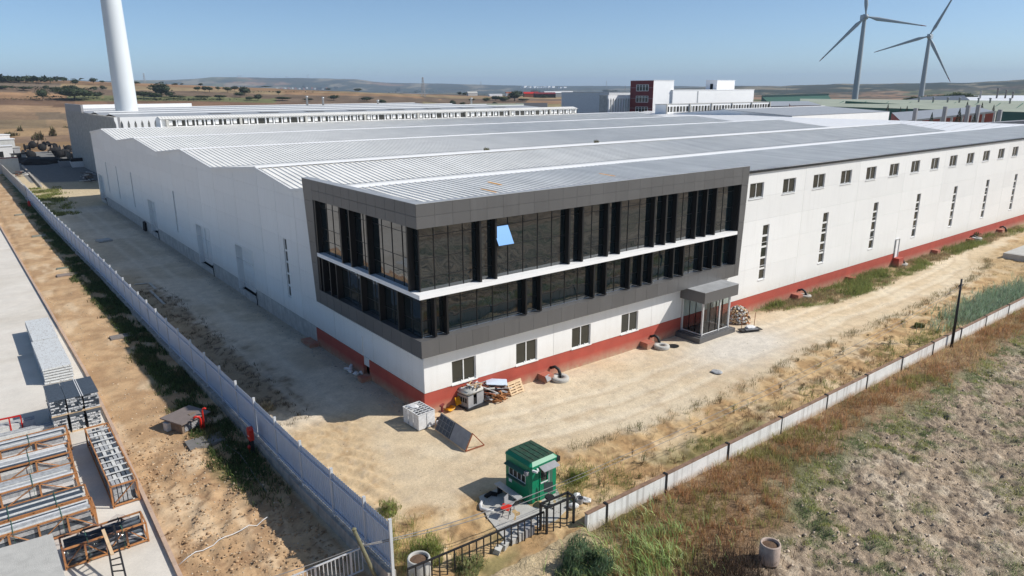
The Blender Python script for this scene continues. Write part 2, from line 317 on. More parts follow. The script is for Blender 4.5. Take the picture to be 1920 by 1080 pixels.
def yard_c(x, y, z):
    n1 = fbm(x*.22, y*.22, 41); n2 = fbm(x*.9, y*.9, 43); n3 = fbm(x*3, y*3, 47, 3)
    c = np.zeros(x.shape+(3,)) + np.array([.60,.48,.325]); c = mixc(c, (.66,.56,.41), sst(.45, .65, n1)*.8); c = mixc(c, (.50,.38,.25), sst(.55, .8, n2)*.6)
    rt = ruts(x, y); c = mixc(c, (.60,.44,.26), rt*.8); c = mixc(c, (.40,.27,.15), rt*sst(.5, .68, n3)*.7)
    tv = TRK_S(x)-y+(fbm(x*.15, y*.15, 71)-.5)*1.6
    for o_ in (-2.2, -3.9, -5.6): c = mixc(c, (.70,.61,.47), np.exp(-((tv-o_)/.28)**2)*sst(-2, 4, x)*.6); c = mixc(c, (.47,.36,.24), np.exp(-((tv-o_-.5)/.14)**2)*sst(-2, 4, x)*.45)
    c = mixc(c, (.44,.36,.27), sst(.62, .74, fbm(x*2.2, y*2.2, 73))*.45)
    # grey-white fines by the porch
    g = np.exp(-(((x-25.5)/5.5)**2+((y+4.6)/2.6)**2)); c = mixc(c, (.64,.60,.54), np.clip(g*1.3, 0, 1)*.8)
    # sand with weeds between track and wall
    s = sst(-.5, .9, TRK_S(x)-y+(n2-.5)*2.4)*sst(-9, -8.5, x)
    sand = mixc(np.zeros(x.shape+(3,))+np.array([.56,.39,.205]), (.43,.275,.135), sst(.45, .62, n2)); sand = mixc(sand, (.64,.51,.34), sst(.52, .7, fbm(x*.6, y*.6, 77))*.7)
    sand = mixc(sand, (.19,.12,.06), sst(.58, .72, n3)*.75); sand = mixc(sand, (.17,.16,.06), sst(.5, .68, fbm(x*.35, y*.5, 53))*sst(-11, -13.2, y)*.75)
    c = c*(1-s[..., None])+sand*s[..., None]
    # verge along the facade
    v = sst(-.3, .6, y-TRK_N(x)+(n2-.5)*1.2)*sst(30, 36, x); verge = mixc(np.zeros(x.shape+(3,))+np.array([.40,.29,.17]), (.16,.16,.06), sst(.4, .58, n2)); c = c*(1-v[..., None])+verge*v[..., None]
    e = sst(58, 72, x)*sst(-2.5, -5, y); c = mixc(c, (.40,.30,.17), e*.5)
    # alley beside the building
    a = sst(2.0, 5, y)*(x > -9.4)*(y > 0); al = mixc(np.zeros(x.shape+(3,))+np.array([.66,.57,.45]), (.56,.47,.35), sst(.4, .65, n1))
    ro = sst(-3.6, -5.4, x+(n2-.5)*2.5+np.interp(y, [0, 20, 40, 60], [0, .8, 1.4, 3]))*sst(60, 38, y)*sst(3, 8, y)
    al = mixc(al, (.36,.27,.17), ro*.85); al = mixc(al, (.09,.06,.04), ro*sst(.52, .66, n3)*sst(-7.6, -6.4, x)*.8); al = mixc(al, (.16,.15,.08), ro*sst(.55, .7, n2)*sst(-7, -8.2, x)*.7)
    for o_ in (-5.6, -3.7): al = mixc(al, (.74,.66,.54), np.exp(-((x-o_-(fbm(y*.05, y*0, 74)-.5)*1.5)/.3)**2)*.45)
    al = mixc(al, (.36,.32,.26), sst(-1.6, -.4, x+(n2-.5)*1.4)*.6)
    al = mixc(al, (.46,.44,.40), sst(95, 120, y)*.9)
    c = c*(1-a[..., None])+al*a[..., None]
    far = sst(110, 118, y)*(x > -9); grey = mixc(np.zeros(x.shape+(3,))+np.array([.22,.215,.205]), (.13,.125,.12), sst(.5, .7, n2)); sandf = np.array([.55,.45,.30])
    # sandy gap, weeds at far alley end
    c = mixc(c, sandf, sst(104, 108, y)*(x > -9)*1.0); c = mixc(c, (.20,.195,.185), sst(146, 150, y+x*.5)*(x > -7.5)*1.)
    gv = sst(.35, .5, n2)*((x > -10)&(x < -3.4)&(y > 98)&(y < 140))*sst(-4.4, -6.5, x); c = mixc(c, (.26,.24,.10), gv*.6)
    # left strip
    l = sst(-9.35, -9.6, x); ls = mixc(np.zeros(x.shape+(3,))+np.array([.52,.35,.20]), (.42,.27,.15), sst(.4, .62, n2)); ls = mixc(ls, (.62,.47,.31), sst(.52, .7, fbm(x*.8, y*.3, 61))*.8)
    ls = mixc(ls, (.25,.15,.085), sst(.55, .75, n3)*sst(14, 2, y)*.7)
    gr = sst(-12.1, -11.0, x+(n2-.5)*1.6)*sst(-4, 3, y); ls = mixc(ls, (.09,.12,.04), gr*sst(.28, .44, fbm(x*.9, y*.5, 67))*.95)
    c = c*(1-l[..., None])+ls*l[..., None]
    return c*(1+(n3[..., None]-.5)*.22)
M['yard'] = attrmat('dusty_yard_soil', detail=.12, dscale=1.1, fine=.13, fscale=7, bump=.5, bscale=6, bdist=.08, specks=.035)
xs = np.concatenate([np.arange(-70, -26, 3), np.arange(-26, 45, .2), np.arange(45, 90, .45), np.arange(90, 301, 6)])
ys = np.concatenate([np.arange(WALLY, 30, .2), np.arange(30, 80, .5), np.arange(80, 250, 1.5)])
tag(link('ground', grid_mesh('ground', xs, ys, yard_z, yard_c, M['yard'])), kind='structure')
# --- field outside the low wall
def DG(x): return np.interp(x, [-14, -8, 0, 3.3, 8.4, 10, 18.8, 29, 48, 90], [-16.5, -17, -19.6, -19.4, -19.2, -17.4, -16.8, -17.0, -16.6, -16.5])
def field_z(x, y):
    clod = sst(.2, 1.5, DG(x)-y); base = -.28 - .12*sst(-15, -22, y) + (fbm(x*.25, y*.25, 81)-.5)*.5*sst(-14.4, -18, y)
    z = base + clod*((fbm(x*1.15, y*1.15, 83, 3)-.5)*.34+np.abs(fbm(x*2.9, y*2.9, 85, 3)-.5)*-.62+(fbm(x*6.5, y*6.5, 89, 2)-.5)*.16)
    z = z + (1-clod)*(fbm(x*2, y*2, 91)-.5)*.18
    k = sst(WALLY, WALLY-2.2, y)*(x < -.25)+(x >= -.25); z = z*k+(1-k)*yard_z(x, y+0*x)*1.0
    return z
def field_c(x, y, z):
    n1 = fbm(x*.3, y*.3, 141); n2 = fbm(x*1.1, y*1.1, 143); n3 = fbm(x*4, y*4, 147, 3)
    clay = mixc(np.zeros(x.shape+(3,))+np.array([.50,.39,.28]), (.64,.53,.40), sst(.45, .66, n2)); clay = mixc(clay, (.20,.155,.12), sst(.53, .64, n3)*.85)
    clay = mixc(clay, (.17,.18,.085), np.clip(sst(.5, .64, n1)*sst(.40, .6, n2)*sst(-28, -19, y)+sst(2.6,.6,DG(x)-y)*sst(.35,.6,n2)*sst(8,14,x)+sst(.5,.62,fbm(x*.18,y*.3,149))*sst(.4,.6,n2)*.7, 0, 1)*.8)
    dg = mixc(np.zeros(x.shape+(3,))+np.array([.29,.185,.105]), (.38,.27,.16), sst(.45, .65, n2)); dg = mixc(dg, (.10,.11,.04), sst(.55, .7, n1)*.7)
    t = sst(-.8, 1.2, DG(x)-y+(n2-.5)*2.6); c = dg*(1-t[..., None])+clay*t[..., None]
    sandy = sst(1.2, -1.5, x+(n2-.5)*2)*sst(-13.4, -14.6, y)*sst(-8.5, -6, x)*sst(-17.5, -16.3, y); c = mixc(c, (.62,.49,.31), sandy*.85)
    return c*(1+(n3[..., None]-.5)*.25)
M['field'] = attrmat('cloddy_clay_field', detail=.22, dscale=2.2, fine=.32, fscale=10, bump=1., bscale=8, bdist=.16, specks=.05)
xs = np.concatenate([np.arange(-70, -15, 3), np.arange(-15, 46, .13), np.arange(46, 301, 4)]); ys = np.concatenate([np.arange(-150, -52, 4), np.arange(-52, -30, .5), np.arange(-30, WALLY, .13), [WALLY]])
tag(link('field', grid_mesh('field', xs, ys, field_z, field_c, M['field'])), kind='structure')
def gz(x, y):
    x = np.asarray(x, float); y = np.asarray(y, float); return np.where(y < WALLY, field_z(x, y), yard_z(x, y))
# --- far land: one polar sheet out to the horizon
US = [-400, 0, 80, 230, 400, 560, 700, 860, 1000, 1100, 1200, 1400]
CREST = [153, 153, 153, 157, 161, 167, 172, 177, 180, 181, 185, 190]
def hor(u): return 172.8-.0046*u
def far_z(u, D):
    eff = lambda v, d: 19+(hor(u)-v)/CF*d*1.02
    hA = np.maximum(eff(np.interp(u, US, CREST), 900.), 0)
    z = hA*sst(330, 900, D)*(1-sst(950, 1900, D))
    zb = eff(np.interp(u, [-300, 240, 380, 440, 520, 620, 690, 720, 800, 880, 1000, 1200, 1500, 2300], [156, 155.5, 154, 150, 148.5, 150, 151.5, 155, 158, 160, 161.5, 163, 162, 161])+(vn(u*.02, u*0, 5)-.5)*2, 7000.)
    z = z + zb*sst(4600, 7000, D)*(1-sst(7600, 12000, D)*.6)
    zc = eff(np.interp(u, [1000, 1180, 1400, 1520, 1660, 1800, 1920, 2300], [172, 167, 162, 159.2, 158.8, 156, 152, 148])+(vn(u*.03, u*0, 8)-.5)*1.8, 3300.)
    z = z + np.maximum(zc, 0)*sst(1700, 3300, D)*(1-sst(3500, 5200, D))*sst(1050, 1250, u)
    z = z + (fbm(u*.015, np.log(D)*4, 12)-.5)*np.clip(D-300, 0, 4000)*.0035
    return z - .5 - 1.2*(1-sst(215, 330, D))*sst(60, 100, D)
us = np.concatenate([np.arange(-1400, -100, 40), np.arange(-100, 2050, 4), np.arange(2050, 3400, 40)]); Ds = np.concatenate([np.geomspace(60, 240, 8)[:-1], np.geomspace(240, 12500, 260)])
U, DD = np.meshgrid(us, Ds, indexing='xy')
def dirs(u):   # horizontal unit direction for a photo column
    t = (u-960)/CF; d = _f[None, :2]/np.hypot(_f[0], _f[1])*math.cos(PITCH)+0*u[:, None] + CR[None, :2]*t[:, None]
    return d/np.linalg.norm(d, axis=1)[:, None]
dv = dirs(us); XX = CC[0]+DD*dv[:, 0][None, :]; YY = CC[1]+DD*dv[:, 1][None, :]; ZZ = far_z(U, DD)
PAL = np.array([[.30,.19,.11],[.22,.145,.085],[.33,.25,.15],[.17,.125,.09],[.27,.23,.12],[.38,.24,.15],[.19,.155,.12],[.15,.16,.075]])
rowD = np.array([60, 262, 285, 305, 345, 385, 430, 475, 520, 560, 610, 660, 720, 780, 850, 930, 1050, 1300, 1700, 2300, 3000, 4000, 5000, 99999.])
rowi = np.searchsorted(rowD, DD*(1+(vn(U*.008, DD*0, 3)-.5)*.10))-1
lat = (U-960)/CF*DD; ci = np.floor(lat/np.maximum(DD*.22, 60)+_hash(rowi, rowi*0, 4)*7+(fbm(U*.01, DD*.003, 19)-.5)*1.2).astype(np.int64)
pk = (_hash(ci, rowi, 9)*7.99).astype(int)
FIX = {1: [.13,.14,.065], 2: [.30,.185,.10], 3: [.30,.20,.105], 4: [.17,.125,.085], 5: [.33,.225,.125], 6: [.24,.185,.11], 7: [.15,.115,.075], 8: [.36,.25,.155], 9: [.16,.10,.065]}
Cf = PAL[pk]
for k, q in FIX.items(): Cf[rowi == k] = np.array(q)*.75+Cf[rowi == k]*.25
pat = fbm(XX*.004, YY*.004, 23); fine = fbm(XX*.03, YY*.03, 29, 3)
Cf = mixc(Cf, (.045,.06,.03), sst(.56, .64, pat)*sst(500, 1500, DD)*.8)
forest = sst(1500, 2400, DD)*sst(700, 860, U)*sst(1500, 1300, U)+sst(1700, 2300, DD)*sst(.42, .55, fbm(XX*.0016, YY*.0016, 31)); Cf = mixc(Cf, (.035,.05,.03), np.clip(forest, 0, 1)*.9)
Cf = mixc(Cf, (.33,.29,.2), sst(1700, 2300, DD)*sst(.56, .66, fbm(U*.02, np.log(DD)*14, 37))*.75)
Cf = mixc(Cf, (.03,.045,.03), sst(1500, 2000, DD)*sst(.55, .62, fbm(U*.05, np.log(DD)*30, 39))*.7)
Cf = mixc(Cf, (.09,.12,.06), sst(1150, 1300, U)*sst(900, 500, DD)*.8)
Cf = Cf*(1+(fine[..., None]-.5)*.7)*np.where(DD < 1100, 1.0, .8)[..., None]*np.array([1,.96,.92])
stripe = np.sin(lat*.32+DD*.05)*((rowi > 10)&(rowi < 17)&(U > 560)&(U < 860)); Cf = Cf*(1+stripe[..., None]*.10)
nx, ny = len(us), len(Ds); ii = np.arange(nx-1)[None, :]+np.arange(ny-1)[:, None]*nx
M['far'] = attrmat('far_farmland', detail=.22, dscale=.05, fine=.25, fscale=.5, bump=0, spec=.1)
far = np_mesh('distant_fields', np.stack([XX, YY, ZZ], -1).reshape(-1, 3), np.stack([ii, ii+1, ii+nx+1, ii+nx], -1).reshape(-1, 4), M['far'], Cf.reshape(-1, 3), True)
tag(link('distant_fields_and_hills', far), kind='structure')
def on_far(u, v, D0=250):
    """where the sight line of a photo pixel meets the far land"""
    ds = np.geomspace(D0, 12000, 900); r = ray(u, v); h = math.hypot(r[0], r[1]); zr = CC[2]+r[2]*ds/h; zt = far_z(np.full(ds.shape, float(u)), ds)
    k = np.argmax(zr < zt); k = k if zr[k] < zt[k] else len(ds)//2
    D = ds[k]; return np.array([CC[0]+r[0]/h*D, CC[1]+r[1]/h*D, zt[k]]), D
# ================================================================== MAIN WAREHOUSE
PR = [(0,12.45),(9.6,12.78),(18.5,11.75),(26.5,12.78),(39.5,11.7),(50.8,12.78),(62.5,11.8),(75.2,12.85),(87.5,11.9),(100.3,13.05),(112.5,12.15)]
def roofz(y): return float(np.interp(y, [p[0] for p in PR], [p[1] for p in PR]))
def xend(y): return float(np.interp(y, [0, 9.6, 10, 55, 66, 81, 100, 113], [126, 126, 117, 116.5, 120, 124, 128.5, 133]))
WH = thing('warehouse', 'long white factory hall with ribbed roof, red plinth and dark glazed office corner', 'warehouse')
ZB = 1.45; LEFTCONC = 16.0
def wall_panel(plane, a0, a1, z0, z1, holes, name='wall_panel', top=None, mt=None, depth=.16, gap=.012, proud=0.):
    """plane 'F': facade y=0 (a is x); 'L': side x=0 (a is y). Holes are (a0,a1,z0,z1)."""
    gap = .02 if plane == 'L' else gap
    a0 += gap; a1 -= gap; z0 += .004; z1 -= .004
    P = (lambda a, z, d=0.: (a, d-proud, z)) if plane == 'F' else (lambda a, z, d=0.: (d-proud, a, z))
    mb = MB()
    if top:
        pts = [(a0, z0), (a1, z0)]+top(a0, a1); n = len(pts)
        mb.add([P(*p) for p in pts]+[P(p[0], p[1], .1) for p in pts], [tuple(range(n))]+[(k, (k+1)%n, n+(k+1)%n, n+k) for k in range(n)])
        return mb.build(name, mt or M['white'], WH, fix=False)
    hs = [h for h in holes if h[0] < a1 and h[1] > a0 and h[2] < z1 and h[3] > z0]
    xs_ = sorted(set([a0, a1]+[min(max(v, a0), a1) for h in hs for v in h[:2]])); zs_ = sorted(set([z0, z1]+[min(max(v, z0), z1) for h in hs for v in h[2:]]))
    for i in range(len(xs_)-1):
        for j in range(len(zs_)-1):
            cx, cz = (xs_[i]+xs_[i+1])/2, (zs_[j]+zs_[j+1])/2
            if any(h[0] < cx < h[1] and h[2] < cz < h[3] for h in hs): continue
            mb.add([P(xs_[i], zs_[j]), P(xs_[i+1], zs_[j]), P(xs_[i+1], zs_[j+1]), P(xs_[i], zs_[j+1])], [(0,1,2,3)])
    for (u, v) in (((a0, z0), (a1, z0)), ((a1, z0), (a1, z1)), ((a1, z1), (a0, z1)), ((a0, z1), (a0, z0))):
        mb.add([P(*u), P(*v), P(*v, .1), P(*u, .1)], [(0,1,2,3)])
    for h in hs:
        b0, b1, c0, c1 = max(h[0], a0), min(h[1], a1), max(h[2], z0), min(h[3], z1)
        for ok, u, v in ((h[2] >= z0, (b0, c0), (b1, c0)), (h[3] <= z1, (b0, c1), (b1, c1)), (h[0] >= a0, (b0, c0), (b0, c1)), (h[1] <= a1, (b1, c0), (b1, c1))):
            if ok: mb.add([P(*u), P(*v), P(*v, depth), P(*u, depth)], [(0,1,2,3)])
    return mb.build(name, mt or M['white'], WH, fix=False)
# window openings on the facade
small = [(31.75+5.0*k*.985, 33.75+5.0*k*.985, 10.12, 11.42) for k in range(13)]
slits = [(34.2+9.88*k, 35.15+9.88*k, 2.75, 7.65) for k in range(7)]
low = [(1.98, 3.78, 1.5, 3.02), (7.0, 8.8, 1.5, 3.02), (11.95, 13.75, 1.5, 3.02), (16.9, 18.7, 1.5, 3.02)]
fdoor = (60.1, 60.9, 1.0, 3.0)
fholes = small+slits+low
ldoor = (7.2, 8.15, .8, 2.85)
gates = [(29.7, 34.6, .55, 4.95), (43.2, 48.3, .55, 4.95), (68.0, 72.0, .55, 4.95), (106.2, 111.2, .55, 4.95)]
lslits = [(20.8, 21.5, 2.7, 7.55), (56.5, 57.2, 2.7, 7.6), (81.0, 81.7, 2.7, 7.7), (92.1, 92.8, 2.7, 7.7), (101.2, 101.9, 2.7, 7.7)]
lholes = lslits+gates+[ldoor]
# dark backing shell so the gaps read dark and nothing shows through
sh = MB(); sh.box(.6, 125.8, .6, .7, 0, 12.2); sh.box(.6, .7, .7, 112.3, 0, 11.6); sh.build('inner_wall', M['dark'], WH)
fz = [1.45, 4.0, 6.1, 8.2, 10.2, 12.35]
fxs = [0, 10.25, 20.2, 30.1]+[40.2+9.88*k for k in range(10)]; fxs[-1] = 126
for i in range(len(fxs)-1):
    for j in range(len(fz)-1):
        if fxs[i+1] < 31 and fz[j] > 4.2: continue
        wall_panel('F', fxs[i], fxs[i+1], fz[j], fz[j+1], fholes+([fdoor] if i > 4 else []))
ly = [0, 6.5, 12.5, 18.5, 22.5, 26.5, 33, 39.5, 45, 50.8, 56.6, 62.5, 68.8, 75.2, 81.3, 87.5, 93.9, 100.3, 106.4, 112.5]
lz = [1.45, 3.6, 5.6, 7.6, 9.6, 11.2]
for i in range(len(ly)-1):
    for j in range(len(lz)-1):
        if ly[i+1] < 13 and lz[j] > 3.5: continue
        wall_panel('L', ly[i], ly[i+1], lz[j], lz[j+1], lholes)
    if ly[i+1] > 13:
        wall_panel('L', ly[i], ly[i+1], 11.2, 13, [], top=lambda a, b: [(b, roofz(b)-.1), (a, roofz(a)-.1)])
# plinths
mb = MB(); mb.box(-.02, 126, -.0, .25, -.3, ZB-.02)
WHP = mb.build('red_plinth', M['red'], WH)
mb = MB()
for a, b in ((0, ldoor[0]), (ldoor[1], LEFTCONC)): mb.box(-.02, .25, a+.25 if a == 0 else a, b, -.3, ZB-.02)
mb.build('side_plinth', M['red'], WH)
mb = MB(); prev = LEFTCONC
for g0 in gates: mb.box(.02, .25, prev, g0[0], -.3, ZB-.04); mb.box(.0, .25, g0[0], g0[1], -.3, .5); prev = g0[1]
mb.box(.02, .25, prev, 112.5, -.3, ZB-.04); mb.build('concrete_plinth', M['conc_base'], WH)
# pilaster fences of the plinth: buttress blocks painted red with a bent pipe
for k, x in enumerate([9.2, 19.4, 37.0+3.2, 50.2, 60.3, 70.2, 80.5, 90.5]):
    b = MB(); b.box(x-.35, x+.45, -.75, -.02, -.2, .48); o = b.build('footing_block', M['red'], WH)
    if k not in (3, 5):
        MB().tube([(x+.75, -.05, .62), (x+.95, -.3, .74), (x+1.05, -.55, .6), (x+1.08, -.68, .3), (x+1.08, -.7, -.2)], .11, 8).build('drain_pipe', M['darkmetal'], WH, True)
MB().box(-.75, -.03, 7.0, 7.6, -.2, .32).build('footing_block', M['red'], WH); MB().box(-.8, -.03, 15.6, 17.4, -.2, .25).build('footing_block', M['red'], WH)
# ---- windows
def win_unit(name, plane, h, cols, rows, fr=.06, inset=.12, handle=True):
    a0, a1, z0, z1 = h
    Pb = (lambda mb, u0, u1, w0, w1, d0, d1: mb.box(u0, u1, d0, d1, w0, w1)) if plane == 'F' else (lambda mb, u0, u1, w0, w1, d0, d1: mb.box(d0, d1, u0, u1, w0, w1))
    f = MB(); d0, d1 = inset-.04, inset+.03
    Pb(f, a0, a0+fr, z0, z1, d0, d1); Pb(f, a1-fr, a1, z0, z1, d0, d1); Pb(f, a0+fr, a1-fr, z0, z0+fr, d0, d1); Pb(f, a0+fr, a1-fr, z1-fr, z1, d0, d1)
    for c in range(1, cols): m_ = a0+(a1-a0)*c/cols; Pb(f, m_-fr*.6, m_+fr*.6, z0+fr, z1-fr, d0, d1)
    for r_ in range(1, rows): m_ = z0+(z1-z0)*r_/rows; Pb(f, a0+fr, a1-fr, m_-fr*1.3, m_+fr*1.3, d0-.02, d1)
    Pb(f, a0-.06, a1+.06, z0-.06, z0-.005, -.07, .14)
    if handle and plane == 'F' and cols == 2:
        Pb(f, (a0+a1)/2-.2, (a0+a1)/2-.12, z0+.05, z0+.13, d0-.03, d0); Pb(f, a1-.55, a1-.47, z0+.05, z0+.13, d0-.03, d0)
    w = f.build(name, M['whiteplastic'], WH)
    for c in range(cols):
        for r_ in range(rows):
            q = MB(); Pb(q, a0+(a1-a0)*c/cols+.03, a0+(a1-a0)*(c+1)/cols-.03, z0+(z1-z0)*r_/rows+.03, z0+(z1-z0)*(r_+1)/rows-.03, inset, inset+.02)
            q.build('pane', M['glassw'], w)
    return w
for h in small: win_unit('high_window', 'F', h, 2, 1)
for h in slits: win_unit('slit_window', 'F', h, 1, 5)
for h in low: win_unit('office_window', 'F', h, 2, 1)
for h in lslits: win_unit('slit_window', 'L', h, 1, 5)
# facade door, side door, gates
d = MB(); d.box(60.15, 60.85, -.05, .1, .95, 2.95); o = d.build('side_door', M['ridge'], WH); MB().box(60.86, 60.95, -.12, .02, .95, 3.02).box(60.05, 60.14, -.12, .02, .95, 3.02).box(60.14,60.86,-.12,.02,2.96,3.04).build('door_jamb', M['alu'], WH); MB().box(60.0, 61.1, -.7, -.02, -.1, .95).build('door_step', M['red'], WH)
d = MB(); d.box(.06, .12, 7.2, 8.15, .8, 2.85); d.build('side_door', M['white'], WH)
for g0 in gates:
    n = 7; o = None
    fr = MB(); fr.box(-.03, .5, g0[0]-.08, g0[0]+.04, .5, g0[3]+.08); fr.box(-.03, .5, g0[1]-.04, g0[1]+.08, .5, g0[3]+.08); fr.box(-.03, .5, g0[0]+.04, g0[1]-.04, g0[3]-.04, g0[3]+.08)
    root = fr.build('gate_frame', M['whiteplastic'], WH)
    for k in range(n):
        z0 = g0[2]+.05+(g0[3]-g0[2]-.05)*k/n; MB().box(.46, .52, g0[0], g0[1], z0+.008, z0+(g0[3]-g0[2]-.05)/n-.008).build('door_panel', M['white'], root)
    MB().box(-.12, -.06, g0[0]-.3, g0[0]-.24, -.1, 1.25).build('guard_post', M['darkmetal'], WH)
# roof edge trims
mb = MB(); mb.box(30.6, 126, -.16, .02, 12.30, 12.47); mb.build('eaves_gutter', M['black'], WH)
mb = MB()
for (ya, za), (yb, zb_) in zip(PR[:-1], PR[1:]):
    if yb < 14: continue
    ya2 = max(ya, 14.0)
    mb.bar((-.06, ya2, roofz(ya2)-.02), (-.06, yb, zb_-.02), .14, .22)
mb.build('verge_trim', M['whiteplastic'], WH)
# ---- roof: ribbed sheets.  near slopes one sheet = one part
def sheet_mesh(L, rise, w=1.0, pitch=.5, h=.07):
    """one metal sheet, width along x, running up +y by L with a rise; ribs along y"""
    prof = []
    for k in range(int(round(w/pitch))):
        x = k*pitch; prof += [(x, 0), (x+pitch*.5-.07, 0), (x+pitch*.5-.035, h), (x+pitch*.5+.035, h), (x+pitch*.5+.07, 0)]
    prof.append((w, 0)); mb = MB(); n = len(prof)
    mb.add([(x, 0, z) for x, z in prof]+[(x, L, z+rise) for x, z in prof], [(k, k+1, n+k+1, n+k) for k in range(n-1)]); return mb
s1 = sheet_mesh(9.58, .30).mesh('roof_sheet', M['whiteroof'], fix=False); s2 = sheet_mesh(8.0, 1.0).mesh('roof_sheet', M['whiteroof'], fix=False)
for k in range(126): link('roof_sheet', s1, WH, (k+.0, .02, 12.48))
for k in range(117): link('roof_sheet', s2, WH, (k+.0, 18.6, 11.78))
rest = MB()
for i in range(1, len(PR)-1):
    (ya, za), (yb, zb_) = PR[i], PR[i+1]
    if i == 2: continue
    up = zb_ > za; xe = xend((ya+yb)/2)
    if up:
        m_ = sheet_mesh(yb-ya-.05, zb_-za, w=1.0)
        for k in range(int(xe)): rest.add([(p[0]+k, p[1]+ya, p[2]+za+.03) for p in m_.v], m_.f)
    else:
        rest.add([(0, ya, za+.03), (xe, ya, za+.03), (xe, yb, zb_+.03), (0, yb, zb_+.03)], [(0,1,2,3)])
o = rest.build('roof_sheeting', M['whiteroof'], WH, fix=False); o['kind'] = 'stuff'
for i in (1, 3, 5, 7, 9):
    y, z = PR[i]; xe = xend(y-.3) ; w = .55
    MB().add([(-.08, y-w, z-.04+.06), (xe, y-w, z-.04+.06), (xe, y, z+.13), (-.08, y, z+.13), (-.08, y+w, z+.02), (xe, y+w, z+.02)], [(0,1,2,3), (3,2,5,4)]).build('ridge_cap', M['ridge'], WH)
MB().box(-.05, 117, 17.6, 19.0, 11.70, 11.80).build('valley_gutter', M['flash'], WH); MB().box(-.05, 117, 39.0, 39.9, 11.66, 11.75).build('valley_gutter', M['flash'], WH)
# end bay: a white roof rising away beyond the last gable line
F_ = [(117, 10), (116.7, 18.5), (116.5, 26.5), (116.5, 39.5), (116.5, 50.8), (119, 62.5), (123.5, 75.2), (126, 87.5), (128.5, 100.3), (133, 112.5)]
mb = MB()
for (xa, ya), (xb, yb) in zip(F_[:-1], F_[1:]):
    n = int((yb-ya)/.5)
    for k in range(n):
        t0, t1 = k/n, (k+1)/n; y0, y1 = ya+(yb-ya)*t0, ya+(yb-ya)*t1; x0 = xa+(xb-xa)*t0; x1 = xa+(xb-xa)*t1; e0, e1 = x0+13, x1+13; rr = .02 if k % 4 == 0 else 0
        mb.add([(x0, y0, 11.75+rr), (x1, y1, 11.75+rr), (e1, y1, 12.78+rr), (e0, y0, 12.78+rr)], [(0,3,2,1)])
o = mb.build('end_bay_roof', M['ridge'], WH, fix=False); o['kind'] = 'stuff'
# ---- clerestory monitor on the far ridge
MON = thing('roof_monitor', 'long white clerestory strip of windows along the far ridge of the factory roof', 'roof window')
mb = MB(); mb.box(9.2, 106, 100.6, 103.2, 12.9, 14.35); mb.build('monitor_body', M['white'], MON)
mb = MB()
for k in range(194): x = 9+k*.5; mb.add([(x, 100.0, 14.42), (x+.43, 100.0, 14.42), (x+.43, 101.9, 14.85), (x, 101.9, 14.85), (x+.43, 100.0, 14.36), (x+.5, 100, 14.36), (x+.5, 101.9, 14.79), (x+.43, 101.9, 14.79)], [(0,1,2,3), (4,5,6,7)])
mb.add([(9, 101.9, 14.8), (106, 101.9, 14.8), (106, 103.7, 14.4), (9, 103.7, 14.4)], [(0,1,2,3)]); o = mb.build('monitor_roof', M['whiteroof'], MON, fix=False)
MB().add([(8.95, 100.1, 13), (8.95, 103.5, 13), (8.95, 103.5, 14.35), (8.95, 101.9, 14.75), (8.95, 100.1, 14.35), (9.15, 100.1, 13), (9.15, 103.5, 13), (9.15, 103.5, 14.35), (9.15, 101.9, 14.75), (9.15, 100.1, 14.35)], [(0,1,2,3,4), (9,8,7,6,5), (0,5,6,1), (1,6,7,2), (2,7,8,3), (3,8,9,4), (4,9,5,0)]).build('monitor_gable', M['white'], MON)
pw = MB().box(0, .18, -.16, .02, 0, 1.35).mesh('window_post', M['ridge']); pg = MB().box(.1, 1.42, -.05, 0, .08, 1.2).mesh('window_pane', M['glassw']); pi = MB().box(.15, .75, -.12, -.06, .35, 1.15).mesh('inner_blind', M['whiteplastic'])
bp_ = MB().box(-.12, .3, -.45, .02, 0, 1.5).mesh('bracket_post', M['concl'])
for k in range(62):
    x = 10.0+1.55*k; link('window_post', pw, MON, (x, 100.6, 12.98)); link('window_pane', pg, MON, (x+.05, 100.6, 12.98))
    if rng.random() < .8: link('open_vent', pi, MON, (x+.12+rng.random()*.5, 100.58, 12.98))
    if k % 8 == 0: link('bracket_post', bp_, MON, (x, 100.55, 12.95))
# ---- grey framed office box
FX1, FXR, PY, PX, ZT, ZBm = 30.35, 30.35, -.7, -.5, 13.0, 4.0
OB = WH
clad = []
def cpanel(plane, a0, a1, z0, z1, poly=None, back=.05):
    g = .012 if plane == 'L' else .006; mb = MB(); pts = poly or [(a0+g, z0+g), (a1-g, z0+g), (a1-g, z1-g), (a0+g, z1-g)]; n = len(pts)
    P = (lambda a, z, d: (a, PY+d, z)) if plane == 'F' else (lambda a, z, d: (PX+d, a, z))
    mb.add([P(a, z, 0) for a, z in pts]+[P(a, z, .04) for a, z in pts], [tuple(range(n))]+[(k, (k+1)%n, n+(k+1)%n, n+k) for k in range(n)])
    return mb.build('cladding_panel', M['clad'], WH)
zt2 = 11.62
nF = 25; stepF = (29.5-PX)/nF
for k in range(nF):
    for z0, z1 in ((zt2, 12.3), (12.3, ZT)): cpanel('F', PX+k*stepF, PX+(k+1)*stepF, z0, z1)
    cpanel('F', PX+k*stepF, PX+(k+1)*stepF, ZBm, 5.05)
for k in range(6):  # slanting right jamb of the frame
    za, zb_ = ZBm+(ZT-ZBm)*k/6, ZBm+(ZT-ZBm)*(k+1)/6; xr = lambda z: 30.05+.4*(z-ZBm)/(ZT-ZBm)
    cpanel('F', 0, 0, 0, 0, poly=[(29.52, za+.01), (xr(za), za+.01), (xr(zb_), zb_-.01), (29.52, zb_-.01)])
YL0, YL1 = 14.3, 15.25   # left end of the side face, bottom and top
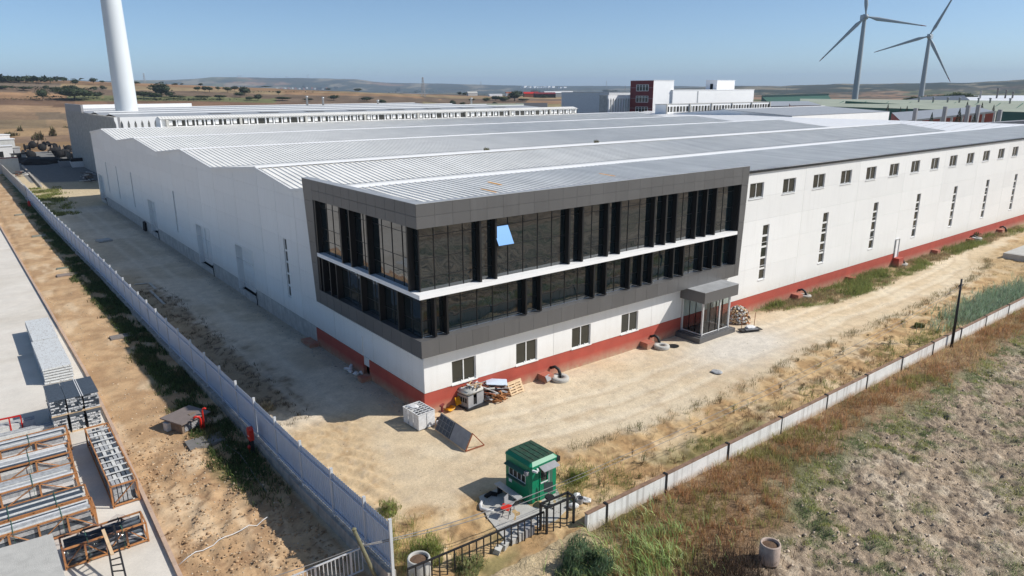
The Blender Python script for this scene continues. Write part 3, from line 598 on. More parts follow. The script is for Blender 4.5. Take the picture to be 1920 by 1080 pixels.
yl = lambda z: YL0+(YL1-YL0)*(z-ZBm)/(ZT-ZBm)
yi = 13.55               # inner edge of left jamb
nL = 12; stepL = (yi-PY)/nL
for k in range(nL):
    for z0, z1 in ((zt2, 12.3), (12.3, ZT)): cpanel('L', PY+k*stepL, PY+(k+1)*stepL, z0, z1)
    cpanel('L', PY+k*stepL, PY+(k+1)*stepL, ZBm, 5.05)
for k in range(6):
    za, zb_ = ZBm+(ZT-ZBm)*k/6, ZBm+(ZT-ZBm)*(k+1)/6
    cpanel('L', 0, 0, 0, 0, poly=[(yi+.01, za+.01), (yl(za), za+.01), (yl(zb_), zb_-.01), (yi+.01, zb_-.01)])
# frame carcass behind the panels
mb = MB()
mb.box(PX+.05, 30.0, PY+.05, .0, zt2+.02, ZT-.01); mb.box(PX+.05, 30.0, PY+.05, -.0, ZBm+.02, 5.0)
mb.box(PX+.05, 0, 0, yi, zt2+.02, ZT-.01); mb.box(PX+.05, 0, 0, yi, ZBm+.02, 5.0)
mb.prism([(29.55, ZBm+.02), (30.0, ZBm+.02), (30.4, ZT-.02), (29.55, ZT-.02)], 1, PY+.05, 0)
mb.prism([(yi+.03, ZBm+.02), (YL0-.03, ZBm+.02), (YL1-.03, ZT-.02), (yi+.03, ZT-.02)], 0, PX+.05, 0)
mb.build('frame_body', M['clad'], WH)
mb = MB(); mb.box(PX-.02, 30.42, PY-.02, -.25, ZT, ZT+.03); mb.box(PX-.02, .12, -.25, YL1, ZT, ZT+.03); mb.build('parapet_cap', M['flash'], WH)
mb = MB(); mb.box(.1, .16, .0, YL1-.1, 12.5, ZT); mb.box(.16, 30.3, -.12, -.06, 12.4, ZT); mb.build('parapet_back', M['flash'], WH)
GY, GX = -.06, -.06
SZ0, SZ1 = 7.55, 7.82
mb = MB(); mb.box(PX+.02, 29.5, PY+.02, GY, SZ0, SZ1); mb.box(PX+.02, GX, GY, yi, SZ0, SZ1); mb.build('white_ledge', M['ridge'], WH)
# soffit of recess bottoms
gl1 = bpy.data.materials['dark_facade_glass']
def xF(px, py): return at(px, py, GY, 1)[0]
def yL(px, py): return at(px, py, GX, 0)[1]
upF = [xF(x, y) for x, y in ((811.5,500),(834,500),(866,490),(924,480),(955.5,470),(983.5,465),(1010.5,460),(1037,455))]
finU = [xF(x, 440) for x in (898, 927)]+[xF(x, 420) for x in (1064, 1089, 1136, 1158.5)]+[xF(x, 400) for x in (1223, 1244, 1263.6)]+[xF(x, 380) for x in (1301.6, 1320.5, 1338)]
finD = [xF(x, 600) for x in (815, 837.5)]+[xF(x, 560) for x in (983.5, 1011)]+[xF(x, 530) for x in (1109.6, 1131.8)]+[xF(x, 510) for x in (1176, 1198, 1217.7)]+[xF(x, 490) for x in (1257.7, 1276.4)]+[xF(x, 470) for x in (1313, 1331, 1348)]
finLU = [yL(x, y)-.43 for x, y in ((644.7,440),(662,450),(695,470),(769.6,500))]
finLD = [yL(x, y)-.43 for x, y in ((612,520),(625.5,525),(637.5,530),(683.5,560),(717,580),(752,600))]
finU = [f-.18 for f in finU]; finD = [f-.18 for f in finD]
def mull(fins, a0, a1, step=1.12):
    """thin mullions: fin positions plus even subdivisions"""
    e = sorted([a0]+[f for f in fins if a0 < f < a1]+[a1]); out = []
    for p, q in zip(e[:-1], e[1:]):
        n = max(1, round((q-p)/step)); out += [p+(q-p)*k/n for k in range(n)]
    return out+[a1]
def curtain(plane, fins, a0, a1, z0, z1, trans, openpane=None):
    ms = mull(fins, a0, a1); zsn = [z0]+trans+[z1]
    P = (lambda mb, u0, u1, w0, w1, d0, d1: mb.box(u0, u1, GY+d0, GY+d1, w0, w1)) if plane == 'F' else (lambda mb, u0, u1, w0, w1, d0, d1: mb.box(GX+d0, GX+d1, u0, u1, w0, w1))
    for m_ in ms:
        q = MB(); P(q, m_-.022, m_+.022, z0, z1, -.03, .03); q.build('mullion', M['black'], WH)
    for t in trans:
        q = MB(); P(q, a0, a1, t-.016, t+.016, -.018, .03); q.build('transom', M['black'], WH)
    for f in fins:
        q = MB(); P(q, f-.07, f+.07, z0+.01, z1-.01, -.42, -.035); q.build('sun_fin', M['black'], WH)
    for i in range(len(ms)-1):
        for j in range(len(zsn)-1):
            u0, u1, w0, w1 = ms[i]+.02, ms[i+1]-.02, zsn[j]+.015, zsn[j+1]-.015
            if openpane and u0 < openpane[0] < u1 and w0 < openpane[1] < w1:
                q = MB(); P(q, u0, u1, w0, w1, .02, .3); q.build('dark_opening', M['dark'], WH)
                h = w1-w0; a = math.radians(30); r_ = MB()
                r_.add([(u0, GY-.03, w1), (u1, GY-.03, w1), (u1, GY-.03-h*math.sin(a), w1-h*math.cos(a)), (u0, GY-.03-h*math.sin(a), w1-h*math.cos(a)), (u0, GY-.0, w1), (u1, GY-.0, w1), (u1, GY-h*math.sin(a)+.03, w1-h*math.cos(a)), (u0, GY-h*math.sin(a)+.03, w1-h*math.cos(a))], [(0,1,2,3),(7,6,5,4),(0,4,5,1),(1,5,6,2),(2,6,7,3),(3,7,4,0)])
                r_.build('open_window_sash', M['mirror'], WH); continue
            tx, tz = rng.gauss(0, .0016), rng.gauss(0, .0016); v = []
            for (uu, ww) in ((u0, w0), (u1, w0), (u1, w1), (u0, w1)):
                dd = tx*(uu-u0)+tz*(ww-w0); v.append((uu, GY+dd, ww) if plane == 'F' else (GX+dd, uu, ww))
            MB().add(v, [(0,1,2,3)] if plane == 'F' else [(3,2,1,0)]).build('glass_pane', M['glass'], WH, fix=False)
M['mirror'] = mat('sky_tinted_glass', (.30,.52,.85), .03, 0, 1, metal=1)  # blue of the reflected sky is put into the mirror tint
curtain('F', finU, GX, 29.4, SZ1, zt2, [8.62, 9.75, 11.05], openpane=(xF(948, 450), 10.4))
curtain('F', finD, GX, 29.4, 5.05, SZ0, [6.05, 7.15])
curtain('L', finLU, GY, 13.3, SZ1, zt2, [8.75, 9.6, 11.1])
curtain('L', finLD, GY, 13.3, 5.05, SZ0, [5.95, 7.2])
mb = MB(); mb.box(.3, 29.9, .25, .3, 4, 12.4); mb.box(.3, .35, .3, 15, 4, 12.2); mb.box(GX-.02, GX+.05, GY-.02, GY+.05, 5.05, zt2)
mb.build('curtain_wall_backing', M['black'], WH)
mb = MB(); mb.box(29.4, 29.55, -.6, 0, 5, zt2); mb.box(-.45, 0, 13.3, yi+.02, 5, zt2); mb.build('jamb_lining', M['black'], WH)
# ---- entrance porch
PO = thing('entrance_porch', 'glazed entrance porch with flat grey canopy below the office block', 'porch', (24.0, 0, 0)); PO.scale = (.91, .8, 1)
mb = MB(); mb.box(-.9, 4.1, -3.0, -.03, -.1, .36); mb.build('plinth', M['clad'], PO)
MB().box(-.6, 3.9, -2.75, -.03, .36, .42).build('floor', M['clad'], PO)
mb = MB(); mb.box(-.55, 4.15, -2.95, -.03, 3.12, 4.0); mb.build('canopy', M['clad'], PO); MB().box(-.57, 4.17, -2.97, -.03, 4.0, 4.03).build('canopy_cap', M['flash'], PO)
for x, y in ((-.2,-2.55),(3.5,-2.55),(-.2,-.1),(3.5,-.1),(2.1,-2.55)): MB().box(x-.07, x+.07, y-.07, y+.07, .42, 3.25).build('column', M['alu'], PO)
def pglaze(x0, y0, x1, y1, nd):
    for k in range(nd):
        ax, ay, bx, by = x0+(x1-x0)*k/nd, y0+(y1-y0)*k/nd, x0+(x1-x0)*(k+1)/nd, y0+(y1-y0)*(k+1)/nd
        f = MB(); f.bar((ax, ay, .45), (ax, ay, 3.25), .05); f.bar((ax, ay, .5), (bx, by, .5), .06); f.bar((ax, ay, 3.2), (bx, by, 3.2), .06); f.bar((bx, by, .45), (bx, by, 3.25), .05)
        w = f.build('door_frame', M['whiteplastic'], PO); MB().add([(ax, ay, .5), (bx, by, .5), (bx, by, 3.2), (ax, ay, 3.2)], [(0,1,2,3)]).build('pane', M['clear'], w)
pglaze(-.1, -2.55, 3.4, -2.55, 4); pglaze(-.2, -2.45, -.2, -.2, 3); pglaze(3.5, -2.45, 3.5, -.2, 3)
# ================================================================== BOUNDARIES
# tall sheet-metal fence on a concrete retaining wall
MF = thing('metal_fence', 'tall pale grey sheet metal fence on a concrete base beside the alley', 'fence')
py_ = [-12.2, -10.1, -7.1, -3.75, -.45, 2.7]; 
while py_[-1] < 122: py_.append(py_[-1]+3.12)
pth = [(fence_x(y), y) for y in py_]
def fence_panel_mesh(L):
    mb = MB(); prof = []; p = .2; x = 0
    while x < L-.06:
        prof += [(x, 0), (x+.11, 0), (x+.125, -.03), (x+.185, -.03)]; x += p
    prof.append((L, 0)); n = len(prof)
    mb.add([(a, b, 0) for a, b in prof]+[(a, b, 2.12) for a, b in prof], [(k, k+1, n+k+1, n+k) for k in range(n-1)])
    mb.box(0, L, .045, .085, 1.75, 1.81); mb.box(0, L, .045, .085, .25, .31); mb.box(0, L, -.07, -.035, -.02, .03)
    return mb
fpm = fence_panel_mesh(3.06).mesh('fence_panel', M['fence'], fix=False)
pom = MB().box(-.05, .05, -.07, .05, -.35, 2.3).box(-.055, .055, -.075, .055, 2.3, 2.33).mesh('fence_post', M['fencepost'])
FZ = lambda y: float(np.interp(y, [-12.2, 0, 12, 40], [.62, .56, .40, .33]))
for i, ((xa, ya), (xb, yb)) in enumerate(zip(pth[:-1], pth[1:])):
    L = math.hypot(xb-xa, yb-ya); ang = math.atan2(yb-ya, xb-xa)
    me = fpm if abs(L-3.12) < .05 else fence_panel_mesh(L-.04).mesh('fence_panel', M['fence'], fix=False)
    o = link('fence_panel', me, MF, (xa, ya+.02, FZ(ya)), ang+rng.gauss(0, .002)); o.rotation_euler[1] = -(FZ(yb)-FZ(ya))/L
    link('fence_post', pom, MF, (xa-.02, ya, FZ(ya)), ang)
link('fence_post', pom, MF, (pth[-1][0], pth[-1][1], FZ(120)), PI/2)
for (xa, ya), (xb, yb) in zip(pth[:-1], pth[1:]):
    z0, z1 = FZ(ya)-.06, FZ(yb)-.06; w = MB()
    w.add([(xa-.28, ya+.01, -.6), (xa+.14, ya+.01, -.6), (xa+.14, ya+.01, z0), (xa-.22, ya+.01, z0), (xb-.28, yb-.01, -.6), (xb+.14, yb-.01, -.6), (xb+.14, yb-.01, z1), (xb-.22, yb-.01, z1)],
          [(0,1,2,3), (7,6,5,4), (0,4,5,1), (1,5,6,2), (2,6,7,3), (3,7,4,0)]); w.build('base_wall_segment', M['conc'], MF)
# older panel fence beyond it
OF = thing('old_panel_fence', 'older concrete panel fence with dark joints, continuing the metal fence at the far left', 'fence')
y = 122.5
while y < 195:
    xa, xb = fence_x(y), fence_x(y+2.9); q = MB(); q.bar((xa, y, 1.1), (xb, y+2.75, 1.1), .12, 2.2); q.build('fence_panel', M['blockwall'], OF); MB().box(xa-.1, xa+.1, y-.16, y-.02, -.1, 2.35).build('fence_post', M['conc'], OF); y += 2.9
# low white wall on the right
LW = thing('low_white_wall', 'low whitewashed concrete wall with brown coping and dark posts along the field', 'wall')
xw = [-.3, 1.0, 5.15]+[5.15+5.05*k for k in range(1, 30)]
for i in range(len(xw)-1):
    a, b = xw[i]+.07, xw[i+1]-.07; off = rng.gauss(0, .012); h = .66+rng.gauss(0, .012)
    MB().box(a, b, WALLY-.09+off, WALLY+.09+off, -.7, h).build('wall_panel', M['wallwhite'], LW)
    MB().box(a-.02, b+.02, WALLY-.10+off, WALLY+.11+off, h, h+.05).build('coping', M['coping'], LW)
    MB().box(xw[i+1]-.065, xw[i+1]+.065, WALLY-.12, WALLY+.12, -.7, h+.09).build('wall_post', M['darkmetal'], LW)
# utility pole leaning, and the poles' cables
UP = thing('utility_pole', 'thin dark leaning utility pole standing by the low white wall', 'pole', (38.2, -14.55, -.3))
MB().tube([(0,0,0), (.0,.03,2.6), (-.12,.05,5.5)], [.11,.1,.07], 8).build('pole_shaft', M['darkmetal'], UP, True)
MB().bar((-.5,.05,4.95), (.4,.05,5.0), .05).tube([(-.45,.05,4.95),(-.45,.05,5.12)], .04, 6).build('crossarm', M['darkmetal'], UP)
NP = thing('near_pole', 'mossy greenish metal pole leaning in front of the fence corner', 'pole')
tp = Vector(at(664, 994, 3.0)); bt = Vector(at(706, 1086, .0)); MB().tube([bt-(tp-bt)*.3, bt, tp], [.085,.085,.075], 10).build('pole_shaft', M['polewood'], NP, True)
MB().lathe([(0,.0),(.085,0),(.09,.06),(.05,.09),(0,.1)], 12, tp).build('pole_cap', M['polewood'], NP); kt = tp+(bt-tp)*.3
MB().tube([kt+Vector((-.12,0,-.0)), kt+Vector((.12,.02,.03))], .05, 6).build('cable_clamp', M['cable'], NP)
pt = Vector((38.0, -14.5, 4.65)); bx = Vector(at(1043, 900, 2.0))
def cable(a, b, sag, label, r=.013):
    pts = [a.lerp(b, t)-Vector((0,0,sag*4*t*(1-t))) for t in np.linspace(0, 1, 26)]
    tag(MB().tube(pts, r, 5).build('overhead_cable', M['cable'], None, True), label, 'cable', 'overhead cables across the yard')
ca = kt.copy(); mid = Vector(at(1045, 908, 2.0)); cable(ca, mid, .25, 'upper cable stretched from the mossy pole to the guard booth', .02)
cable(ca+Vector((0,0,-.03)), Vector(at(1045, 917, 1.85)), .3, 'lower cable stretched from the mossy pole to the guard booth', .016)
cable(mid, pt, .55, 'upper thin cable from the guard booth to the dark utility pole', .012); cable(mid+Vector((0,0,-.15)), pt-Vector((0,0,.2)), .75, 'lower thin cable from the guard booth to the dark utility pole', .012)
cable(ca, Vector(at(500, 1085, 1.6)), .05, 'short cable running from the mossy pole down to the lower left', .018)
# grey railing in front of the retaining wall
RA = thing('grey_railing', 'pale grey bar railing in front of the fence base at the bottom edge', 'railing')
ra, rb = Vector(at(520, 1092, 1.2)), Vector(at(678, 1027, 1.2)); L = (rb-ra).length; dn = Vector((0,0,-1.05))
MB().bar(ra, rb, .05).build('top_rail', M['fencepost'], RA); MB().bar(ra+dn, rb+dn, .05).build('bottom_rail', M['fencepost'], RA)
n = int(L/.16)
for k in range(n+1): p = ra.lerp(rb, k/n); MB().bar(p, p+dn, .07 if k % 9 == 0 else .03).build('baluster', M['fencepost'], RA)
# black sliding gate of the yard entrance
GA = thing('sliding_gate', 'black barred sliding gate across the yard entrance', 'gate')
ga, gb = Vector((-8.65, -12.95, 1.0)), Vector((-1.95, -13.3, 1.0)); dn = Vector((0,0,-1.15))
MB().bar(ga, gb, .07).build('top_rail', M['darkmetal'], GA); MB().bar(ga+dn, gb+dn, .06).build('bottom_rail', M['darkmetal'], GA)
for k in range(20): p = ga.lerp(gb, k/19); MB().bar(p, p+dn, .045).build('bar', M['darkmetal'], GA)
GB = thing('gate_cage', 'black double-sided gate guide frame beside the white wall end', 'gate frame')
for oy in (-.0, .42):
    a, b = Vector((-2.0, -13.55+oy, 1.35)), Vector((-.45, -13.62+oy, 1.35)); dn = Vector((0,0,-1.5))
    MB().bar(a, b, .08).build('top_rail', M['darkmetal'], GB); MB().bar(a+dn*.97, b+dn*.97, .06).build('bottom_rail', M['darkmetal'], GB)
    for k in range(5 if oy == 0 else 2): p = a.lerp(b, k/(4 if oy == 0 else 1)); MB().bar(p, p+dn, .09 if k in (0, 4) or oy else .045).build('bar', M['darkmetal'], GB)
for xx in (-2.0, -.45): MB().bar((xx, -13.6, 1.35), (xx, -13.15, 1.35), .08).build('cross_rail', M['darkmetal'], GB)
tag(MB().box(-8.7, -.5, -13.75, -13.2, -.5, -.12).build('gate_sill', M['conc']), 'concrete sill under the black sliding gate', 'sill')
# gate motor box and bucket etc. near the booth are below
# ================================================================== GUARD BOOTH
BO = thing('guard_booth', 'green metal guard booth with ribbed roof beside the yard gate', 'booth', (-1.12, -11.37, -.02), math.radians(1.5))
BW, BD, BH = 1.72, 1.95, 2.2
def chprism(w0, w1, d0, d1, z0, z1, c=.1, m=0):
    mb = MB(); poly = [(w0+c, d0), (w1-c, d0), (w1, d0+c), (w1, d1-c), (w1-c, d1), (w0+c, d1), (w0, d1-c), (w0, d0+c)]; return mb.prism(poly, 2, z0, z1)
w = MB()
# shell with real openings: front (y=0) door + window, left (x=0) window strip
def shell(mb, plane, L, holes, z0, z1, t=.05, c=.1):
    P = (lambda a, z, d: (a, d, z)) if plane == 'F' else ((lambda a, z, d: (d, a, z)) if plane == 'L' else ((lambda a, z, d: (a, BD-d, z)) if plane == 'B' else (lambda a, z, d: (BW-d, a, z))))
    xs_ = sorted(set([c, L-c]+[v for h in holes for v in h[:2]])); zs_ = sorted(set([z0, z1]+[v for h in holes for v in h[2:]]))
    for i in range(len(xs_)-1):
        for j in range(len(zs_)-1):
            cx, cz = (xs_[i]+xs_[i+1])/2, (zs_[j]+zs_[j+1])/2
            if any(h[0] < cx < h[1] and h[2] < cz < h[3] for h in holes): continue
            for d in (0, t): mb.add([P(xs_[i], zs_[j], d), P(xs_[i+1], zs_[j], d), P(xs_[i+1], zs_[j+1], d), P(xs_[i], zs_[j+1], d)], [(0,1,2,3)])
    for h in holes:
        q = [(h[0], h[2]), (h[1], h[2]), (h[1], h[3]), (h[0], h[3])]
        for k in range(4): u, v = q[k], q[(k+1) % 4]; mb.add([P(*u, 0), P(*v, 0), P(*v, t), P(*u, t)], [(0,1,2,3)])
shell(w, 'F', BW, [(.62, 1.02, 1.05, 1.72)], .08, 1.98); shell(w, 'L', BD, [(.38, 1.62, 1.0, 1.62)], .08, 1.98); shell(w, 'B', BW, [], .08, 1.98); shell(w, 'R', BD, [(.5, 1.4, 1.1, 1.6)], .08, 1.98)
for (x0, y0, x1, y1) in ((.1, 0, 0, .1), (BW-.1, 0, BW, .1), (0, BD-.1, .1, BD), (BW, BD-.1, BW-.1, BD)): w.add([(x0, y0, .08), (x1, y1, .08), (x1, y1, 1.98), (x0, y0, 1.98)], [(0,1,2,3)])
w.build('walls', M['green'], BO)
MB().box(.06, BW-.06, .06, BD-.06, 0, .12).build('floor', M['greywood'], BO)
r_ = MB(); i0, i1 = .1, .24
po = lambda e, z, c: [(e+c, e, z), (BW-e-c, e, z), (BW-e, e+c, z), (BW-e, BD-e-c, z), (BW-e-c, BD-e, z), (e+c, BD-e, z), (e, BD-e-c, z), (e, e+c, z)]
r_.add(po(-.02, 1.98, .1)+po(-.02, 2.03, .1)+po(.14, 2.2, .06), [(k, (k+1) % 8, 8+(k+1) % 8, 8+k) for k in range(8)]+[(8+k, 8+(k+1) % 8, 16+(k+1) % 8, 16+k) for k in range(8)]); r_.build('roof_edge', M['green'], BO)
MB().box(.13, BW-.13, .13, BD-.13, 2.15, 2.205).build('roof', M['greentop'], BO)
for k in range(4): x = .36+k*.33; MB().box(x-.014, x+.014, .22, BD-.3, 2.206, 2.216).build('roof_rib', M['dark'], BO)
f = MB(); f.box(.0, .05, .38, 1.62, 1.0, 1.03); f.box(0, .05, .38, 1.62, 1.40, 1.43)
for yy in (.38, .68, .98, 1.28, 1.59): f.box(0, .05, yy, yy+.03, 1.03, 1.62 if yy in (.38, 1.59) else 1.40)
wf = f.build('side_window', M['whiteplastic'], BO); MB().box(.02, .03, .41, 1.6, 1.03, 1.40).build('pane', M['glassw'], wf); MB().box(.02, .03, .41, 1.6, 1.43, 1.62).build('blind', M['palewood'], wf)
MB().add([(-.02,.3,1.72),(-.02,1.7,1.72),(-.26,1.7,1.64),(-.26,.3,1.64),(-.02,.3,1.69),(-.02,1.7,1.69),(-.26,1.7,1.61),(-.26,.3,1.61)], [(0,1,2,3),(7,6,5,4),(0,4,5,1),(1,5,6,2),(2,6,7,3),(3,7,4,0)]).build('window_hood', M['darkgreen'], BO)
MB().box(-.16, 0, .34, 1.66, .93, .99).build('window_shelf', M['darkgreen'], BO); MB().box(-.012, 0, 1.4, 1.62, .62, .78).build('notice_sheet', M['whiteplastic'], BO)
d = MB(); d.box(.55, 1.1, -.03, -.002, .1, 1.02); d.box(.55, .61, -.03, -.002, 1.02, 1.78); d.box(1.03, 1.1, -.03, -.002, 1.02, 1.78); dr = d.build('door', M['green'], BO)
MB().box(.62, 1.02, .01, .02, 1.05, 1.72).build('pane', M['glassw'], dr); MB().box(.6, 1.04, -.05, -.03, .98, 1.04).build('sill', M['whiteplastic'], dr); MB().box(1.1, 1.15, -.04, -.002, .1, 1.8).build('door_jamb', M['alu'], BO)
MB().box(1.18, 1.38, -.012, -.002, .15, 1.75).build('dark_panel', M['darkgreen'], BO)
MB().add([(.5,-.02,1.92),(1.5,-.02,1.92),(1.5,-.4,1.80),(.5,-.4,1.80),(.5,-.02,1.9),(1.5,-.02,1.9),(1.5,-.4,1.78),(.5,-.4,1.78)], [(0,1,2,3),(7,6,5,4),(0,4,5,1),(1,5,6,2),(2,6,7,3),(3,7,4,0)]).build('door_canopy', M['greyplastic'], BO)
MB().obox((.15,-.12,1.84), (.09,.26,.09), .3).tube([(.1,0,1.84),(.15,-.08,1.84)], .02, 6).obox((.32,-.14,1.86), (.08,.2,.08), -.5).build('security_camera', M['whiteplastic'], BO)
MB().box(BW+.02, BW+.26, .1, .3, 1.65, 1.9).build('floodlight', M['darkmetal'], BO); MB().box(-.16,-.02,.1,.3,1.6,1.78).build('lamp_box', M['greyplastic'], BO)
# apron slab, chairs, bench, tyre, bucket
tag(MB().prism([(-3.7,-12.9),(-.9,-13.0),(.7,-12.4),(.8,-10.9),(-1.3,-10.9),(-1.5,-9.2),(-2.6,-9.2),(-3.3,-10.9)], 2, -.3, .02).build('booth_apron', M['concl']), 'irregular pale concrete apron in front of the green booth', 'slab', kind='structure')
BE = thing('bench', 'grey plank bench along the booth window side', 'bench', (-1.62, -11.15, .0)); MB().box(-.17,.17,0,1.75,.46,.52).build('seat', M['alu'], BE)
for y in (.2, 1.5): MB().box(-.14,.14,y,y+.06,0.02,.46).build('leg', M['darkmetal'], BE)
ST = thing('red_stool', 'small stool with a bright red seat near the bench', 'stool', (-2.55,-11.35,.02), .5); MB().add([(-.24,-.2,.44),(.26,-.16,.44),(.2,.26,.46),(-.22,.2,.46),(-.24,-.2,.48),(.26,-.16,.48),(.2,.26,.5),(-.22,.2,.5)], [(3,2,1,0),(4,5,6,7),(0,1,5,4),(1,2,6,5),(2,3,7,6),(3,0,4,7)]).build('seat', M['redpaint'], ST)
for a, b in ((-.2,-.16),(.2,-.12),(.16,.2),(-.18,.16)): MB().bar((a,b,0),(-a*.6,b,.45),.022).build('leg', M['darkmetal'], ST)
GS = thing('grey_chair', 'small grey plastic seat between red stool and bench', 'chair', (-2.15,-11.05,.02), .4); MB().box(-.18,.18,-.18,.18,.36,.4).build('seat', M['greyplastic'], GS); MB().box(-.18,.18,.16,.2,.4,.72).build('backrest', M['greyplastic'], GS)
for a in (-.16,.16):
    for b in (-.16,.16): MB().bar((a,b,0),(a,b,.36),.025).build('leg', M['darkmetal'], GS)
OC = thing('office_chair', 'black mesh office chair behind the black gate frame', 'chair', (-.45,-11.95,.0), -.5)
MB().lathe([(0,.45),(.22,.45),(.24,.5),(.22,.54),(0,.54)], 14).build('seat', M['tyre'], OC); b = MB(); b.obox((0,.27,.87),(.44,.03,.5),0,0,-.12); b.build('backrest', mat('green_grey_mesh',(.06,.09,.08),.7), OC)
MB().tube([(0,0,.08),(0,0,.45)], .03, 8).build('gas_lift', M['darkmetal'], OC); MB().tube([(0,.1,.48),(0,.26,.55),(0,.27,.8)], .02, 6).build('back_arm', M['darkmetal'], OC)
for k in range(5):
    a = 2*PI*k/5; l = MB(); l.bar((0,0,.1),(.3*math.cos(a),.3*math.sin(a),.06),.035); l.lathe([(0,-.015),(.03,-.015),(.03,.015),(0,.015)], 8, (.3*math.cos(a),.3*math.sin(a),.03), 0, 0); l.build('base_leg', M['darkmetal'], OC)
tag(MB().tube([(-2.75,-9.7,.05),(-3.0,-9.9,.06),(-3.15,-10.2,.07),(-3.0,-10.5,.07),(-2.75,-10.62,.06)], .085, 8).build('hose_piece', M['wrap'], None, True), 'bent pale hose lying in the booth shadow', 'hose')
tag(MB().tube([(-2.4,-9.5,.06),(-2.05,-9.45,.1),(-1.85,-9.7,.05)], .12, 8).build('cloth_bundle', M['tyre'], None, True), 'dark bundle lying beside the end of the bench', 'bundle')
BU = thing('bucket', 'dark grey bucket with handle beside the wall end', 'bucket', (.78,-12.7,-.05)); MB().lathe([(0,0),(.15,0),(.2,.4),(.185,.4),(.14,.03),(0,.03)], 16).build('pail', M['greyplastic'], BU); MB().tube([(-.19,0,.38),(-.15,0,.5),(0,0,.56),(.15,0,.5),(.19,0,.38)], .012, 6).build('handle', M['darkmetal'], BU)
def rock(name, loc, s, mt, label, cat, group=None, seed=0, par=None, flat=.7):
    r2 = random.Random(seed); bm = bmesh.new(); bmesh.ops.create_icosphere(bm, subdivisions=2, radius=1)
    for v in bm.verts:
        k = 1+.35*(vn(v.co.x*1.7+seed, v.co.y*1.7+v.co.z*2.1, seed)-.5)*2; v.co = Vector((v.co.x*s[0]*k, v.co.y*s[1]*k, v.co.z*s[2]*k))
    me = bpy.data.meshes.new(name); bm.to_mesh(me); bm.free(); me.materials.append(mt); o = link(name, me, par, loc, r2.random()*6)
    return tag(o, label, cat, group) if label else o
for k, (x, y, s) in enumerate([(1.15,-12.75,.22),(.95,-12.35,.28),(.35,-12.75,.24)]): rock('white_sack', (x, y, .12), (s*1.2, s*.8, s*.6), M['wrap'], ['white sack slumped nearest the wall end beside the bucket','white sack just behind the dark bucket','white sack lying left of the dark bucket'][k], 'sack', 'white sacks by the bucket', k)
for k, (x, y, s) in enumerate([(-3.0,-13.0,.5),(-3.5,-13.05,.42),(-4.0,-13.1,.36),(-4.45,-13.2,.38)]):
    tag(MB().obox((0,0,s*.4),(s,s*.7,s*.8),.2*k, 0, .1*k).build('rubble_block', M['concl']), ['tall','second','third','smallest'][k]+' pale rubble block behind the gate bars, counted from the booth', 'block', 'rubble blocks behind the gate').location = (x, y, -.05)
tag(MB().box(-2.95,-2.35,-13.15,-12.75,-.1,.45).box(-2.9,-2.4,-13.2,-13.15,0,.4).build('meter_cabinet', M['greyplastic']), 'grey meter cabinet standing behind the gate bars', 'cabinet')
def manhole_ring(x, y, z, r, h, tilt, label, mt='concl', fill=None, seed=0, hole=.42, group='precast concrete rings along the facade'):
    t = thing('concrete_ring', label, 'concrete ring', (x, y, z), seed, group); t.rotation_euler[0] = tilt
    MB().lathe([(r*hole,0),(r*.98,0),(r,.04),(r,h-.05),(r*.96,h),(r*hole*1.05,h),(r*hole,h-.04),(r*hole,0)], 28).build('ring', M[mt], t, True)
    if fill: MB().lathe([(0,h*.93),(r*hole*.6,h*.9),(r*hole*1.01,h*.86)], 20).build('soil_fill', M[fill], t, True)
    return t
for k, (px, pyy, lb) in enumerate([(1050,712,'leaning grey concrete ring beside the pallets at the red plinth'),(1240,652,'grey concrete ring next to the open hole left of the porch'),(1508,557,'grey concrete ring at the plinth just right of the porch, by a black pipe'),(1690,497,'grey concrete ring below the white facade door'),(1830,454,'farthest grey concrete ring, standing among weeds')]):
    p = at(px, pyy); manhole_ring(p[0], p[1], 0, .62 if k < 4 else .6, .24 if k < 4 else .6, .05 if k < 3 else 0, lb, seed=k)
p = at(1263, 649); tag(MB().lathe([(0,-.0),(.42,.0)], 20, (p[0], p[1], .035)).build('open_hole', M['dark']), 'dark open manhole in the ground beside the concrete ring', 'hole')
manhole_ring(*at(785, 1045, .8)[:2], -.1, .47, .9, 0, 'tall pale concrete ring filled with soil behind the black gate', fill='soil', hole=.8, group=None, seed=2)
manhole_ring(*at(1445, 1018, .45)[:2], -.45, .43, .9, 0, 'lone pinkish-rimmed concrete pipe standing in the field', fill='soil', hole=.8, group=None, seed=4, mt='pinkconc')
# ================================================================== OBJECTS AT THE BUILDING CORNER
CG = thing('steel_box_crate', 'light grey sheet metal box with an open lattice top at the building corner', 'box', (-1.37,-1.5,0), math.radians(3))
w_, l_, h_ = 1.15, 1.6, 1.0
for k in range(3): MB().box(-.0,.02,.02+l_*k/3,l_*(k+1)/3-.02,.05,h_-.02).build('side_sheet', M['wrap'], CG)
for k in range(2): MB().box(.02+w_*k/2,w_*(k+1)/2-.02,-.0,.02,.05,h_-.02).build('front_sheet', M['wrap'], CG); 
MB().box(0,w_,l_-.02,l_,.05,h_-.02).box(w_-.02,w_,0,l_,.05,h_-.02).build('back_sheets', M['wrap'], CG); MB().box(.03,w_-.03,.03,l_-.03,.3,.35).build('inner_floor', M['greyplastic'], CG)
t = MB(); t.bar((0,0,h_),(w_,0,h_),.05); t.bar((0,l_,h_),(w_,l_,h_),.05); t.bar((0,0,h_),(0,l_,h_),.05); t.bar((w_,0,h_),(w_,l_,h_),.05)
for k in range(1,6): t.bar((0,l_*k/6,h_),(w_,l_*k/6,h_),.03)
for k in range(1,4): t.bar((w_*k/4,0,h_),(w_*k/4,l_,h_),.03)
t.build('lattice_top', M['wrap'], CG)
